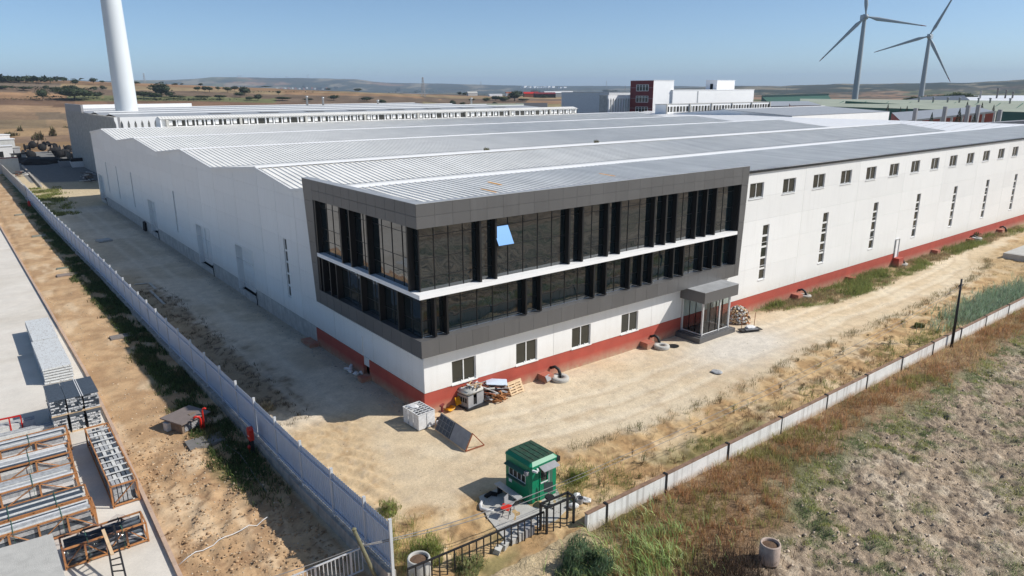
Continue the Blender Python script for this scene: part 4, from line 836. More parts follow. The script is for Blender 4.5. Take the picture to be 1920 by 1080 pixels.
rock('bag', (-.95,-.2,h_+.02), (.25,.45,.1), M['wrap'], 'crumpled white bag lying on the lattice top of the metal box', 'bag', seed=5)
SP = thing('framed_panel_rack', 'tilted dark grid panel and grey board on a rust-red triangular frame', 'panel rack', (-.45,-1.95,0), math.radians(-1.5))
# local: runs along -y, leans; bottom edge at x=-.15 , top edge at x=.55,z=.95
def sp(u, v): return (-.05+.45*v, -3.15*u, .06+.88*v)
for i, (u0, u1, mt_) in enumerate(((0,.48,'stoned'),(.49,1.,'greyplastic'))):
    a, b, c, d = Vector(sp(u0,0)), Vector(sp(u1,0)), Vector(sp(u1,1)), Vector(sp(u0,1)); nn = (b-a).cross(d-a).normalized()*.04
    MB().add([a,b,c,d,a+nn,b+nn,c+nn,d+nn], [(0,1,2,3),(7,6,5,4),(0,4,5,1),(1,5,6,2),(2,6,7,3),(3,7,4,0)]).build('grid_panel' if i == 0 else 'board', M[mt_], SP)
for k in range(5): u = .02+.11*k; MB().bar(Vector(sp(u,.02))+Vector((-.06,0,.03)), Vector(sp(u,.98))+Vector((-.06,0,.03)), .02).build('grid_bar', M['greyplastic'], SP)
for v in (.02,.33,.66,.98): MB().bar(Vector(sp(0,v))+Vector((-.06,0,.03)), Vector(sp(.47,v))+Vector((-.06,0,.03)), .02).build('grid_bar', M['greyplastic'], SP)
MB().bar(sp(-.01,1.01), sp(1.01,1.01), .06).build('top_rail', M['palewood'], SP); MB().bar(sp(-.01,-.02), sp(1.01,-.02), .06).build('bottom_rail', M['palewood'], SP)
for u in (-.01, 1.02):
    a, b = Vector(sp(u,-.02)), Vector(sp(u,1.02)); q = Vector((b.x+.75, b.y, .03)); MB().bar(a, b, .05).bar(b, q, .05).bar(a, q, .05).build('triangle_frame', M['rust'], SP)
tag(MB().lathe([(.14,0),(.3,.02),(.34,.12),(.34,.2),(.3,.28),(.14,.3)], 20).build('tyre', M['tyre'], None, True), 'tyre lying between the metal box and the tilted panel rack', 'tyre').location = (.3,-1.35,.0)
tag(MB().box(-.25,.25,-.2,.2,0,.35).build('carton', M['whiteplastic']), 'small white box next to the tyre at the corner', 'box').location = (.05,-1.75,0)
# machine cabinet under a pile
MC = thing('machine_cabinet', 'rounded grey cabinet with an open side, standing on a black pallet and piled with scrap', 'cabinet', (2.5,-.95,.1), math.radians(10))
c = MB(); c.prism([(0,0),(1.35,0),(1.35,1.0),(0,1.0)], 2, .0, .06); 
c.box(0,.05,0,1.0,.06,.75); c.box(.05,.45,0,.04,.06,.75); c.box(.75,1.35,0,.04,.06,.75); c.box(1.3,1.35,.04,1.,.06,.75); c.box(.05,1.3,.96,1.,.06,.75); c.build('body', M['greyplastic'], MC)
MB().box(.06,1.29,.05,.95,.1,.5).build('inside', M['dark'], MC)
bm = bmesh.new(); bmesh.ops.create_cube(bm, size=1); bmesh.ops.scale(bm, vec=(1.45,1.12,.36), verts=bm.verts); bmesh.ops.translate(bm, vec=(.67,.5,.92), verts=bm.verts); bmesh.ops.bevel(bm, geom=bm.edges[:], offset=.13, segments=3, affect='EDGES')
me = bpy.data.meshes.new('lid'); bm.to_mesh(me); bm.free(); me.materials.append(M['concl']); me.polygons.foreach_set('use_smooth', [True]*len(me.polygons)); link('lid', me, MC)
for k in range(4): MB().box(-.012,-.001,.15+.2*k,.28+.2*k,.3,.62).build('vent', M['dark'], MC)
tag(MB().box(2.35,3.95,-1.1,.2,0.0,.1).build('black_pallet', M['darkmetal']), 'black plastic pallet under the grey cabinet', 'pallet').rotation_euler = (0,0,0)
for k in range(16):
    a = rng.random()*PI; L = .4+rng.random()*.6; x, y = 2.85+rng.random()*.8, -.75+rng.random()*.7
    tag(MB().obox((x, y, 1.24+.012*k), (L, .06+.08*rng.random(), .03), a, 0, rng.gauss(0,.1), rng.gauss(0,.1)).build('scrap_strip', M[rng.choice(['palewood','wrap','greywood','greyplastic'])]), 'loose scrap strip piled on top of the grey cabinet', 'scrap', 'scrap strips on the cabinet')
for (cx, cy, cz, rz, rx, lb) in ((1.55,-.25,.04,0.3,0,'orange-yellow curved plastic seat lying on the ground at the corner'),(2.3,.0-.22,.45,0,1.2,'orange-yellow plastic shell leaning on the red plinth'),(3.0,-.14,1.0,.2,.6,'orange-yellow plastic flap sticking up behind the cabinet')):
    g = MB(); n = 8
    for k in range(n+1):
        t_ = k/n; a = -1.1+2.0*t_; g.v += [(.45*math.sin(a), -.25, .35-.35*math.cos(a)), (.45*math.sin(a), .25, .35-.35*math.cos(a)), (.43*math.sin(a), -.25, .38-.33*math.cos(a)), (.43*math.sin(a), .25, .38-.33*math.cos(a))]
    for k in range(n): b = 4*k; g.f += [(b,b+1,b+5,b+4),(b+2,b+6,b+7,b+3),(b,b+4,b+6,b+2),(b+1,b+3,b+7,b+5)]; g.m += [0]*4
    o = tag(g.build('plastic_shell', M['yellow'], None, True), lb, 'plastic seat', 'orange-yellow plastic shells'); o.location = (cx, cy, cz); o.rotation_euler = (rx, 0, rz)
# scrap heap, orange lumber, pallet stack
SH = 'scrap pieces heaped right of the cabinet'
for k in range(34):
    x = 4.15+rng.random()*1.3; y = -.95+rng.random()*.85; L = .6+rng.random()*.9; mt_ = rng.choice(['alu','greyplastic','concl','darkmetal','rust'])
    tag(MB().obox((x, y, .12+rng.random()*.85), (L, .07+rng.random()*.1, .03), rng.gauss(-.7,.35), 0, rng.gauss(0,.25), rng.gauss(0,.25)).build('scrap_bar', M[mt_]), 'metal scrap bar in the heap right of the grey cabinet', 'scrap', SH)
tag(MB().obox((5.05,-.45,1.02),(1.35,.75,.04),-.55,0,.15,.1).build('scrap_plate', M['fence']), 'flat grey sheet lying on the scrap heap', 'sheet')
for k in range(26):
    tag(MB().obox((4.3+rng.random()*.9, -1.15+rng.random()*.25, .06+rng.random()*.4), (.5+rng.random()*.35,.08,.05), rng.gauss(-.9,.4), 0, 0, rng.gauss(0,.35)).build('lumber_offcut', M['wood']), 'orange lumber offcut at the foot of the scrap heap', 'offcut', 'orange lumber offcuts')
def pallet(loc, rot, label, group=None, mt='palewood'):
    t = thing('wooden_pallet', label, 'pallet', loc, 0, group); t.rotation_euler = rot
    for k in range(5): MB().box(0,1.2,k*.17,k*.17+.1,.12,.145).build('deck_board', M[mt], t)
    for k in range(3): MB().box(k*.55,k*.55+.1,0,.78,.02,.12).build('stringer', M[mt], t)
    for k in range(3): MB().box(0,1.2,k*.34,k*.34+.1,0,.02).build('bottom_board', M[mt], t)
    return t
pallet((5.75,-.95,.0),(math.radians(62),0,math.radians(8)),'pale wooden pallet leaning in front of the others beside the scrap heap','pallets by the plinth')
pallet((5.85,-.72,.0),(math.radians(66),0,math.radians(5)),'pale wooden pallet leaning behind the front one beside the scrap heap','pallets by the plinth')
FV = thing('firewood_heap_board', 'weathered stand board leaning near the plinth', 'board', (9.1,-.8,0)); MB().obox((0,0,.35),(.5,.03,.4),.3,0,-.5).build('panel', M['greyplastic'], FV); MB().bar((-.1,.05,0),(-.1,.1,.4),.03).build('leg', M['darkmetal'], FV)
# tall sapling-like dark stake at the corner
tag(MB().tube([(.7,-.75,0),(.72,-.75,.75)], .07, 6).obox((.72,-.75,.78),(.35,.12,.1),.4,0,.3).build('dark_stake', M['maroon']), 'dark post stump standing behind the metal box', 'post')
# firewood dome right of the porch
n = 0
for k in range(230):
    a = rng.random()*2*PI; el = math.asin(rng.random()); rr = .95; cx, cy = 30.2, -.95
    p = Vector((cx+rr*.9*math.cos(a)*math.cos(el), cy+rr*.9*math.sin(a)*math.cos(el), max(.06, 1.25*math.sin(el))))
    if p.y > -.1: continue
    o = MB().obox((0,0,0),(.34,.15,.13),0).build('firewood_log', M[rng.choice(['palewood','palewood','palewood','greywood','wood'])]) if n == 0 else None
    if n == 0: LOG = [MB().obox((0,0,0),(.34,.15,.13)).mesh('firewood_log', M[q]) for q in ('palewood','stonel','greywood','wood')]; bpy.data.objects.remove(o)
    o = link('firewood_log', LOG[rng.choice([0,0,1,1,2,3])], None, p); o.rotation_euler = (rng.gauss(0,.5), -el+rng.gauss(0,.3), a+rng.gauss(0,.4)); n += 1
    tag(o, 'split firewood log in the dome-shaped heap right of the porch', 'log', 'firewood logs heaped by the porch')
CT = thing('hand_cart', 'dark flat trolley with two upright rods and white sacks near the porch', 'trolley', (28.9,-3.0,0), math.radians(-22))
MB().box(-.95,.95,-.35,.35,.1,.16).build('platform', M['darkmetal'], CT); MB().bar((-.6,.3,.1),(-.55,.3,1.45),.035).build('rod', M['rust'], CT); MB().bar((.6,.35,.1),(.65,.35,1.4),.035).build('rod', M['rust'], CT)
for k in range(3): MB().obox((0,-.3+.12*k,.2+.02*k),(1.1,.05,.05)).build('slat', M['greyplastic'], CT)
rock('cement_sack', (28.95,-2.95,.3), (.45,.3,.14), M['wrap'], 'white sack lying on the dark trolley', 'sack', seed=9)
tag(MB().obox((0,0,.14),(.38,.3,.28),.3).build('white_block', M['whiteplastic']), 'white block on the ground in front of the porch step', 'block').location = (*at(1344,626)[:2], 0)
rock('grey_lump', (*at(1442,567)[:2], .14), (.22,.2,.2), M['concl'], 'grey concrete lump lying by the red plinth', 'lump', seed=12)
rock('dark_debris', (*at(1346,699)[:2], .06), (.42,.34,.1), M['stoneg'], 'flat patch of dark grey debris on the track', 'debris', seed=13)
for k, (px, pyy, s) in enumerate([(656,694,.3),(663,688,.28),(670,702,.26),(682,700,.24),(685,708,.22),(677,690,.2),(660,697,.22)]):
    p = at(px, pyy); rock('white_bag', (p[0]-.1, p[1], s*.35), (s, s*.75, s*.55), M['wrap'], ['large round white bag at the left end of the litter by the side door','crumpled bag behind the leftmost bag by the side door','boxy white bag below the side door step','white bag right of the boxy one','small white bag nearest the building corner','upright white bag nearest the plinth','flat white bag between the two left ones'][k], 'bag', 'white bags by the side door', 20+k)
p = at(1905, 483); tag(MB().box(p[0]-1.5, p[0]+6, p[1]-2.6, p[1]+.9, -.2, .62).box(p[0]-1.2,p[0]+5.6,p[1]-2.3,p[1]+.6,.621,.64).build('concrete_tank', M['concl']), 'low square grey concrete tank at the right edge beyond the track', 'tank')
for (cx, cy, L, mt_) in ((7.4,3.4,3.2,0),(9.6,5.7,3.0,0),(19.5,4.5,3.2,0)):
    tag(MB().obox((cx, cy, 12.48+cy/9.6*.33+.045), (.16, L*.5, .02), 0, 0, .034).build('orange_plank', M['yellow']), ['orange strip lying between roof ribs nearest the frame corner','orange strip in the middle of the three on the roof','orange strip farthest right on the roof'][(0 if cx<9 else 1 if cx<12 else 2)], 'plank', 'orange strips on the roof')
# ================================================================== LEFT YARD
def slab_c(x, y, z):
    n = fbm(x*.5, y*.18, 201); n2 = fbm(x*2, y*2, 203); c = np.zeros(x.shape+(3,))+np.array([.66,.615,.55]); c = mixc(c, (.52,.47,.40), sst(.52, .7, n)*.7); return mixc(c, (.72,.69,.63), sst(.5,.7,n2)*.4)
M['slab'] = attrmat('concrete_slab', rough=.75, detail=.08, dscale=.9, fine=.08, fscale=14, bump=.15, bscale=20)
KX = lambda y: np.interp(y, [-14, -5.5, 10, 20, 90, 130], [-15.75, -15.6, -15.3, -15.2, -16.2, -16.7])
V = []; F = []; ysl = np.arange(-13, 126, 1.0)
for y in ysl: V += [(-75, y, .03), (-50, y, .03), (-30, y, .03), (KX(y)-3, y, .03), (KX(y), y, .03)]
for i in range(len(ysl)-1):
    for k in range(4): F.append((i*5+k, i*5+k+1, i*5+k+6, i*5+k+5))
V = np.array(V); tag(link('concrete_yard', np_mesh('concrete_yard', V, F, M['slab'], slab_c(V[:,0], V[:,1], V[:,2]))), kind='structure')
KB = thing('kerb_edge', 'pinkish concrete kerb edging the pale slab on the left', 'kerb', (0,0,0)); y = -13
kmat = mat('pink_kerb', (.50,.36,.27), .85, .15, 2, bump=.3)
while y < 124:
    L = 2.4; q = MB(); q.bar((KX(y)+.08, y+.01, .03), (KX(y+L)+.08, y+L-.02, .03), .17, .34); q.build('kerb_stone', kmat, KB); y += L
def rel(px, py, z): p = at(px, py, z); return p
# two stacks of speckled boards
def board_stack(x0, x1, y0, y1, n, label):
    t = thing('board_stack', label, 'board stack', (x0, y0, .03), math.radians(.3), 'speckled board stacks on the slab'); lx, ly_ = x1-x0, y1-y0
    for k in range(n):
        z = k*.19; j = rng.gauss(0,.02); MB().box(j, lx+j, .0+j, ly_+j*2, z+.045, z+.175).build('speckled_board', M['speck'], t)
        for q in range(4): MB().box(-.0, lx, .25+q*(ly_-.6)/3, .35+q*(ly_-.6)/3, z, z+.045).build('batten', M['palewood'], t)
    return t
b0, b1 = rel(80,693,1.15), rel(134,680,1.15); b2, b3 = rel(64,640,1.15), rel(48,602,1.15)
board_stack(b0[0], b1[0], b0[1], b2[1]-.05, 6, 'nearer of the two stacks of white speckled boards on the slab'); board_stack(b0[0]+.04, b1[0]-.05, b2[1]+.1, b3[1], 6, 'farther of the two stacks of white speckled boards on the slab')
# granite tile stacks, two tiers
q0, q1, q2, q3 = rel(92,757,2.0), rel(188,739,2.0), rel(172,705,2.0), rel(78,721,2.0)
GT = 'stacks of dark granite tiles'
def tile_stack(x0, y0, w, l, z0, h, label, white=.5, seed=0):
    t = thing('tile_stack', label, 'tile stack', (x0, y0, z0), 0, GT); r2 = random.Random(seed)
    for q in range(3): MB().box(0, w, .05+q*(l-.2)/2, .15+q*(l-.2)/2, 0, .1).build('pallet_board', M['palewood'], t)
    n = 9
    for k in range(n):
        z = .1+(h-.1)*k/n; m_ = MB(); x = .02
        while x < w-.1:
            ww = .1+r2.random()*.2; ww = min(ww, w-x-.02); m_.box(x, x+ww-.02, r2.random()*.06, l-r2.random()*.05, z+.005, z+(h-.1)/n-.02, 0 if r2.random() > white else 1); x += ww
        m_.build('tile_layer', [M['stoned'], M['stoneg' if k % 2 else 'wrap']], t)
    MB().box(.0, w, .02, l-.02, h, h+.025).build('top_slab', M['stoned'], t)
X0, X1, Y0, Y1 = q0[0], q1[0], q0[1], q2[1]; wd = (X1-X0)/3
for k in range(3):
    tile_stack(X0+k*wd, Y0+.1, wd-.02, Y1-Y0-.1, 1.03, .97, ['left','middle','right'][k]+' upper stack of dark granite tiles on the slab', .55, k)
    tile_stack(X0+k*wd, Y0-.25, wd-.1, Y1-Y0, .03, .96, ['left','middle','right'][k]+' lower stack of tiles under the dark granite stacks', .8, k+5)

tag(MB().box(X0+wd*1.85, X0+wd*1.9, Y0-.05, Y1, 2.03, 2.05).box(X0+wd*1.97, X0+wd*2.02, Y0-.05, Y1, 2.03, 2.05).build('white_strap_rails', M['wrap']), 'pair of white straps laid across the dark tile stacks', 'strap')
# timber crates
def crate(x0, x1, y0, y1, h, label, fill, group='timber stone crates on the slab', nv=4, filln=(3,4), seed=0, z=.03, wrapn=0):
    t = thing('timber_crate', label, 'crate', (x0, y0, z), 0, group); L, Wd = x1-x0, y1-y0; r2 = random.Random(seed); a = .075
    for yy in (0, Wd): 
        for zz in (.1, h): MB().bar((0,yy,zz),(L,yy,zz), a*.7, a).build('long_rail', M['wood'], t)
    for xx in (0, L):
        for zz in (.1, h): MB().bar((xx,0,zz),(xx,Wd,zz), a*.7, a).build('end_rail', M['wood'], t)
    for k in range(nv+1):
        for yy in (0, Wd): MB().bar((L*k/nv,yy,0),(L*k/nv,yy,h), a, a*.7).build('post', M['wood'], t)
    for yy in (0, Wd):
        for k in range(nv):
            s, e = (k, k+.9) if k % 2 == 0 else (k+.9, k); MB().bar((L*s/nv,yy,.15),(L*e/nv,yy,h-.05), a*.8, a*.4).build('brace', M['wood'], t)
    if fill == 'slabs':     # long light slabs standing on edge / lying
        for k in range(filln[0]):
            for q in range(filln[1]):
                yy = .08+(Wd-.16)*(q+.5)/filln[1]; zz = .14+(h*.9)*(k+.5)/filln[0]; j = r2.gauss(0,.04)
                MB().box(.12+abs(j), L-.12-abs(j)*2, yy-(Wd-.16)/filln[1]*.45, yy+(Wd-.16)/filln[1]*.42, zz-h*.9/filln[0]*.44, zz+h*.9/filln[0]*.38+r2.random()*.03).build('stone_slab', M[r2.choice(['stoneg','stoneg','stonel','wrap','stoned'])], t)
    elif fill == 'bundles':
        nx, ny = filln
        for k in range(2):
            for i in range(nx):
                for j in range(ny):
                    w1, l1 = (L-.16)/nx, (Wd-.2)/ny
                    o = MB().box(.08+i*w1+.02, .08+(i+1)*w1-.02, .1+j*l1+.03, .1+(j+1)*l1-.03, .15+k*h*.4, .15+(k+1)*h*.4-.05+r2.random()*.1).build('stone_bundle', M[r2.choice(['stoneg','stoned','stoneg','stonel'])], t)
        for j in range(ny+1): MB().bar((0,Wd*j/ny,h),(L,Wd*j/ny,h), .05,.05).build('cross_batten', M['stonel'], t)
    elif fill == 'rolls':
        for k in range(4):
            for j in range(3):
                zz = .2+k*.2; yy = Wd*(j+.5)/3
                MB().tube([(.1,yy,zz),(L*.3,yy,zz+.02),(L*.33,yy,zz),(L*.66,yy,zz+.02),(L*.7,yy,zz),(L-.1,yy,zz)], [.1,.1,.085,.1,.085,.1], 8).build('dark_bundle', M[r2.choice(['stoned','stoneg','stoned'])], t, True)
    for k in range(wrapn):
        xx = L*(k+.7)/(wrapn+.4); MB().bar((xx,-.05,h+.05),(xx,Wd+.05,h+.05),.03,.015).bar((xx,-.06,.05),(xx,-.06,h+.05),.03,.015,0,(1,0,0)).build('green_strap', M['darkgreen'], t)
    return t
a, b = rel(163,802,1.18), rel(206,792,1.18); c, d = rel(202,914,1.18), rel(252,902,1.18)
crate((a[0]+c[0])/2, (b[0]+d[0])/2, c[1], a[1], 1.12, 'long narrow timber crate of wrapped grey stone bundles along the kerb', 'bundles', nv=1, filln=(5, 11), seed=1)
ends = [(124,797,128,814),(129,828,131,848),(134,866,146,886),(153,906,171,929),(171,930,176,952)]
words = ['farthest','second farthest','middle','fourth','nearest']
for k, (xa, ya, xb, yb) in enumerate(ends):
    p, q = rel(xa,ya,1.0), rel(xb,yb,1.0); x1 = (p[0]+q[0])/2; y1, y0 = p[1], q[1]
    if k == 4: y1 = y0+1.0
    crate(x1-(4.3 if k > 2 else 6.2), x1, y0, min(y1, y0+1.25), .98, words[k]+' long timber crate of pale stone slabs in the row at the left edge', 'slabs', nv=4, filln=(4,6), seed=k+3, wrapn=2)
# bundles behind the crates and red barrier
for k, (px, pyy, L) in enumerate([(66,786,3.6),(118,786,4.5)]):
    p = rel(px, pyy, .55); t = thing('stone_bundle_row', ['short','long'][k]+' row of wrapped grey stone lengths behind the crates', 'stone bundle', (p[0]-L, p[1]-.5*k, .03), 0, 'wrapped stone lengths')
    for q in range(4): MB().box(0, L, .15*q, .15*q+.13, 0.02, .5+.04*(q % 2)).build('stone_length', M['stoneg' if q % 2 else 'stonel'], t)
RB = thing('red_barrier', 'red painted tube barrier at the left edge of the slab', 'barrier'); p, q = Vector(rel(38,779,1.0)), Vector(rel(-10,789,1.0))
MB().bar(p, q, .08).build('rail', M['redpaint'], RB)
for k in range(3): r_ = p.lerp(q, k/2.2); MB().bar(r_, r_-Vector((0,0,.97)), .07).build('post', M['redpaint'], RB)
p = rel(265,965,.9); q = rel(110,1005,.9)
cr = crate(q[0], p[0], p[1]-.9, p[1]+.15, .95, 'timber crate of dark wrapped bundles, half covered in film, near the slab corner', 'rolls', nv=4, seed=31, wrapn=2)
flm = clearglass('plastic_film'); flm.node_tree.nodes['Transparent BSDF'].inputs[0].default_value = (.85,.82,.82,1)
g = MB(); n = 14
for i in range(n+1):
    for j in range(6): x = q[0]-.3+2.9*i/n; yy = p[1]-1.0+1.15*j/5; g.v.append((x, yy-.1, 1.08+.16*math.sin(i*1.3+j)+.1*vn(i*.7, j*.9, 4)-(.5 if j == 0 else 0)))
for i in range(n):
    for j in range(5): g.f.append((i*6+j, (i+1)*6+j, (i+1)*6+j+1, i*6+j+1)); g.m.append(0)
tag(g.build('plastic_film_sheet', flm, None, True, fix=False), 'clear plastic film draped over the dark bundle crate', 'plastic film')
# white box roof at the corner
p0, p1, p2 = rel(98,1002,2.6), rel(121,1078,2.6), rel(-5,1031,2.6)
TB = thing('white_box_body', 'white flat-topped box body cut by the lower left corner of the picture', 'truck box', (p0[0], p0[1], 0)); 
ux = Vector((p2[0]-p0[0], p2[1]-p0[1], 0)).normalized()*6; uy = Vector((p1[0]-p0[0], p1[1]-p0[1], 0)).normalized()*4.5
vs = [Vector((0,0,0)), ux, ux+uy, uy]; MB().add([v+Vector((0,0,.3)) for v in vs]+[v+Vector((0,0,2.56)) for v in vs], [(0,1,2,3),(7,6,5,4),(0,4,5,1),(1,5,6,2),(2,6,7,3),(3,7,4,0)]).build('box', M['concl'], TB)
MB().add([v*1.003+Vector((0,0,2.56)) for v in vs]+[v*1.003+Vector((0,0,2.64)) for v in vs], [(0,1,2,3),(7,6,5,4),(0,4,5,1),(1,5,6,2),(2,6,7,3),(3,7,4,0)]).build('roof_panel', M['concl'], TB)
# black ladder frame and plank
LD = thing('black_ladder_frame', 'black lattice ladder frame leaning up beside the white box body', 'ladder'); a0, a1 = Vector(rel(198,1000,1.6)), Vector(rel(213,985,1.6)); e0 = Vector(rel(212,1082,.5)); e1 = Vector(rel(236,1082,.5))
MB().bar(a0,e0,.07).build('stile', M['darkmetal'], LD); MB().bar(a1,e1,.07).build('stile', M['darkmetal'], LD)
for k in range(1,8): MB().bar(a0.lerp(e0,k/8), a1.lerp(e1,k/8), .04).build('rung', M['darkmetal'], LD)
tag(MB().bar(rel(193,993,1.72), rel(211,1040,1.35), .12, .04).build('plank', M['palewood']), 'pale wooden plank lying on the black ladder frame', 'plank')
# vents, pits, pipes of the dirt strip
VB = thing('vent_housing', 'low brown-grey ventilation housing with louvres, a big flat lid over it', 'housing', (*at(350,796)[:2], -.05), math.radians(24)); 
MB().box(-.85,.85,-.75,.75,.0,.62).build('body', M['greywood'], VB); lid = mat('brown_grey_lid', (.20,.165,.15), .6, .1, 3); MB().box(-1.0,1.0,-.95,.95,.62,.69).build('lid', lid, VB); MB().box(.05,.45,-.35,-.15,.69,.73).build('lid_board', M['greywood'], VB)
for k in range(6): MB().obox((0,-.77,.1+k*.085),(1.4,.05,.03),0,0,.5).build('louvre', M['greyplastic'], VB)
tag(MB().obox((-1.55,.2,.25),(.5,.4,.5),.3).build('yellow_crate', M['stonel']), 'small pale crate beside the vent housing', 'crate').location = (*at(372,792)[:2], -.05)
RP = thing('red_bent_pipes', 'two bright red bent pipes rising from the pit lid', 'pipe', (*at(381,806)[:2], 0))
MB().tube([(.08,0,-.1),(.08,.0,1.15),(.12,-.0,1.3),(.2,-.05,1.34),(.28,-.08,1.28)], .055, 10).build('tall_pipe', M['redpaint'], RP, True); MB().tube([(-.08,0,-.1),(-.08,0,.72),(-.14,0,.86),(-.3,.02,.92),(-.45,.03,.86)], .07, 10).build('short_pipe', M['redpaint'], RP, True)
for k, (px, pyy, w, l, lb) in enumerate([(385,829,.95,.6,'grey flat lid on the soil below the red pipes'),(228,632,.8,.5,'grey slab lid halfway along the dirt strip'),(126,516,.95,.55,'brown-grey slab lid at the shadow edge farther up the strip'),(122,503,.8,.25,'narrow slab lid just behind the brown-grey one'),(73,443,.8,.5,'small slab lid near the far end of the strip'),(39,403,.8,.5,'farthest slab lid on the dirt strip')]):
    p = at(px, pyy); tag(MB().box(-w,w,-l,l,-.1,.12).build('slab_lid', mat('lid_%d' % k, (.19+.03*(k % 3),.18+.01*k,.17), .7, .15, 3)), lb, 'lid', 'slab lids on the dirt strip').location = (p[0], p[1], 0); bpy.context.view_layer.objects
HC = thing('hydrant_cabinet', 'red hydrant cabinet on a black stand beside the metal fence', 'cabinet', (*at(482,846)[:2], 0), math.radians(90)); HC.location[0] = -9.75
MB().prism([(-.22,.8),(.22,.8),(.22,1.4),(.12,1.52),(-.12,1.52),(-.22,1.4)], 1, -.12, .12).build('body', M['redpaint'], HC); MB().box(-.18,-.12,-.08,.08,0,.8).box(.12,.18,-.08,.08,0,.8).build('stand', M['darkmetal'], HC)
MB().box(-.1,.1,.121,.125,1.0,1.06).build('label_plate', M['whiteplastic'], HC)
tag(MB().lathe([(0,0),(.07,0),(.07,.35),(.1,.4),(.05,.5),(0,.5)], 12, (-9.9,2.0,0)).build('red_hydrant', M['redpaint'], None, True), 'small red hydrant at the foot of the fence wall', 'hydrant')
p = at(63,381); tag(MB().box(-.2,.2,-.2,.2,0,.9).lathe([(0,.9),(.18,.9),(.1,1.05),(0,1.08)],10).build('red_post_box', M['redpaint']), 'distant red post at the far end of the metal fence', 'post').location = (fence_x(112)-.6, 112, 0)
pts = [(*q, float(gz(*q))+.1) for q in [tuple(Vector(at(335,1060)[:2]).lerp(Vector(at(500,975)[:2]), t_)+Vector((.12*math.sin(t_*9),0))) for t_ in np.linspace(0,1,14)]]; tag(MB().tube(pts, .02, 5).build('white_hose', M['wrap'], None, True), 'thin white hose lying across the cloddy soil', 'hose')
pts = [(*at(x, y)[:2], .12) for x, y in ((425,838),(450,855),(468,880),(480,900),(500,925))]; tag(MB().tube(pts, .02, 5).build('grey_hose', M['cable'], None, True), 'grey hose in the fence shadow below the red cabinet', 'hose')
for k, (xa, ya, xb, yb, lb) in enumerate([(280,530,292,542,'short pale plank in the alley by the fence'),(282,545,308,570,'long pale plank nearest the road in the alley'),(252,533,276,531,'pale plank lying against the alley fence')]):
    tag(MB().bar(at(xa,ya,.05), at(xb,yb,.05), .22, .06).build('alley_plank', M['concl']), lb, 'plank', 'planks in the alley')
p = at(195,452); tag(MB().obox((p[0],p[1],.12),(1.6,1.6,.2),.2).build('alley_slab', M['stoneg']), 'grey slab lying in the middle of the alley', 'slab')
p = at(279,432); tag(MB().obox((p[0]-.3,p[1],.6),(.5,.9,1.3),.1,0,.15).build('black_roll', M['tyre']), 'black roll leaning beside the second gate', 'roll')
# far left end of the alley: drums, walls, bins
flg = lambda r, w: MB().lathe([(.1,-w/2),(r,-w/2),(r,-w/2+.08),(r*.55,-w/2+.1),(r*.55,w/2-.1),(r,w/2-.08),(r,w/2),(.1,w/2)], 22, (0,0,0), 0, 0)
drum = flg(1.2, 1.5).mesh('cable_drum', M['tyre'], True); drum2 = flg(1.25, 1.4).mesh('cable_drum', M['greywood'], True)
spots = [(52,277,0),(62,272,1),(73,270,2),(80,277,1),(88,272,0),(95,280,2),(101,276,0),(107,284,1),(112,290,0),(118,280,2),(125,288,1),(130,280,0),(134,292,2),(50,290,1),(60,292,0)]
for k, (px, pyy, t_) in enumerate(spots):
    p = at(px, pyy+6, 0); o = link('cable_drum', drum2 if k == 2 or t_ == 2 else drum, None, (p[0], p[1], 1.2)); o.rotation_euler = (0, 0, [.2,1.3,2.4][t_]+k*.1)
    tag(o, 'big dark cable drum in the row at the far end of the alley', 'cable drum', 'cable drums at the far end of the alley')
for k, (px, pyy) in enumerate([(55,300),(70,304),(85,302)]):
    p = at(px, pyy+4); tag(link('black_heap', rock('tmp', (0,0,0), (4,3,1.4), M['tyre'], None, None, seed=k+40).data, None, (p[0], p[1], .2)), 'low black heap of tarpaulin and coils before the cable drums, '+['left','middle','right'][k], 'heap', 'black heaps by the drums')
for o in [o for o in bpy.data.objects if o.name.startswith('tmp')]: bpy.data.objects.remove(o)
p = at(38,323); tag(MB().box(p[0]-9, p[0], p[1]-1, p[1]+.2, -.1, 3.6).build('block_wall', M['blockwall']), 'pale free-standing block wall at the far left beyond the fence', 'wall')
tag(MB().box(p[0]-9, p[0], p[1]-1.1, p[1]+.3, 3.6, 3.75).build('wall_cap', M['maroon']), 'maroon cap strip lying on the pale block wall', 'cap')
for k, (px, pyy, mt_, lb) in enumerate([(125,312,'greyplastic','grey skip bin left of the white one by the ribbed wall'),(147,313,'wrap','white skip bin with dark rubbish by the ribbed wall')]):
    p = at(px, pyy); t = thing('skip_bin', lb, 'skip', (p[0], p[1], 0)); MB().prism([(-1.4,0),(1.4,0),(1.7,1.5),(-1.7,1.5)], 1, -1, 1).build('bin', M[mt_], t); MB().box(-1.5,1.5,-.85,.85,1.5,2.0+.3*k).build('rubbish', M['tyre'], t)
rb_ = 'rubble bars heaped by the far gate'
for k in range(26):
    p = at(168+rng.random()*14, 343-rng.random()*14); tag(MB().obox((p[0]-1, p[1], .2+rng.random()*.9),(1.2+rng.random()*1.4,.25,.12),rng.random()*3,0,rng.gauss(0,.2),rng.gauss(0,.2)).build('scrap_beam', M[rng.choice(['darkmetal','wrap','greywood','concl'])]), 'scrap beam in the heap beside the far gate', 'scrap', rb_)
for k in range(22):
    p = at(28+rng.random()*22, 326+rng.random()*6); tag(MB().obox((p[0], p[1], .15+rng.random()*.5),(1.0+rng.random(),.2,.1),rng.random()*3,0,rng.gauss(0,.2)).build('rubble_bar', M[rng.choice(['darkmetal','wrap','rust','concl'])]), 'rubble bar in the heap by the old fence', 'rubble', 'rubble by the old fence')
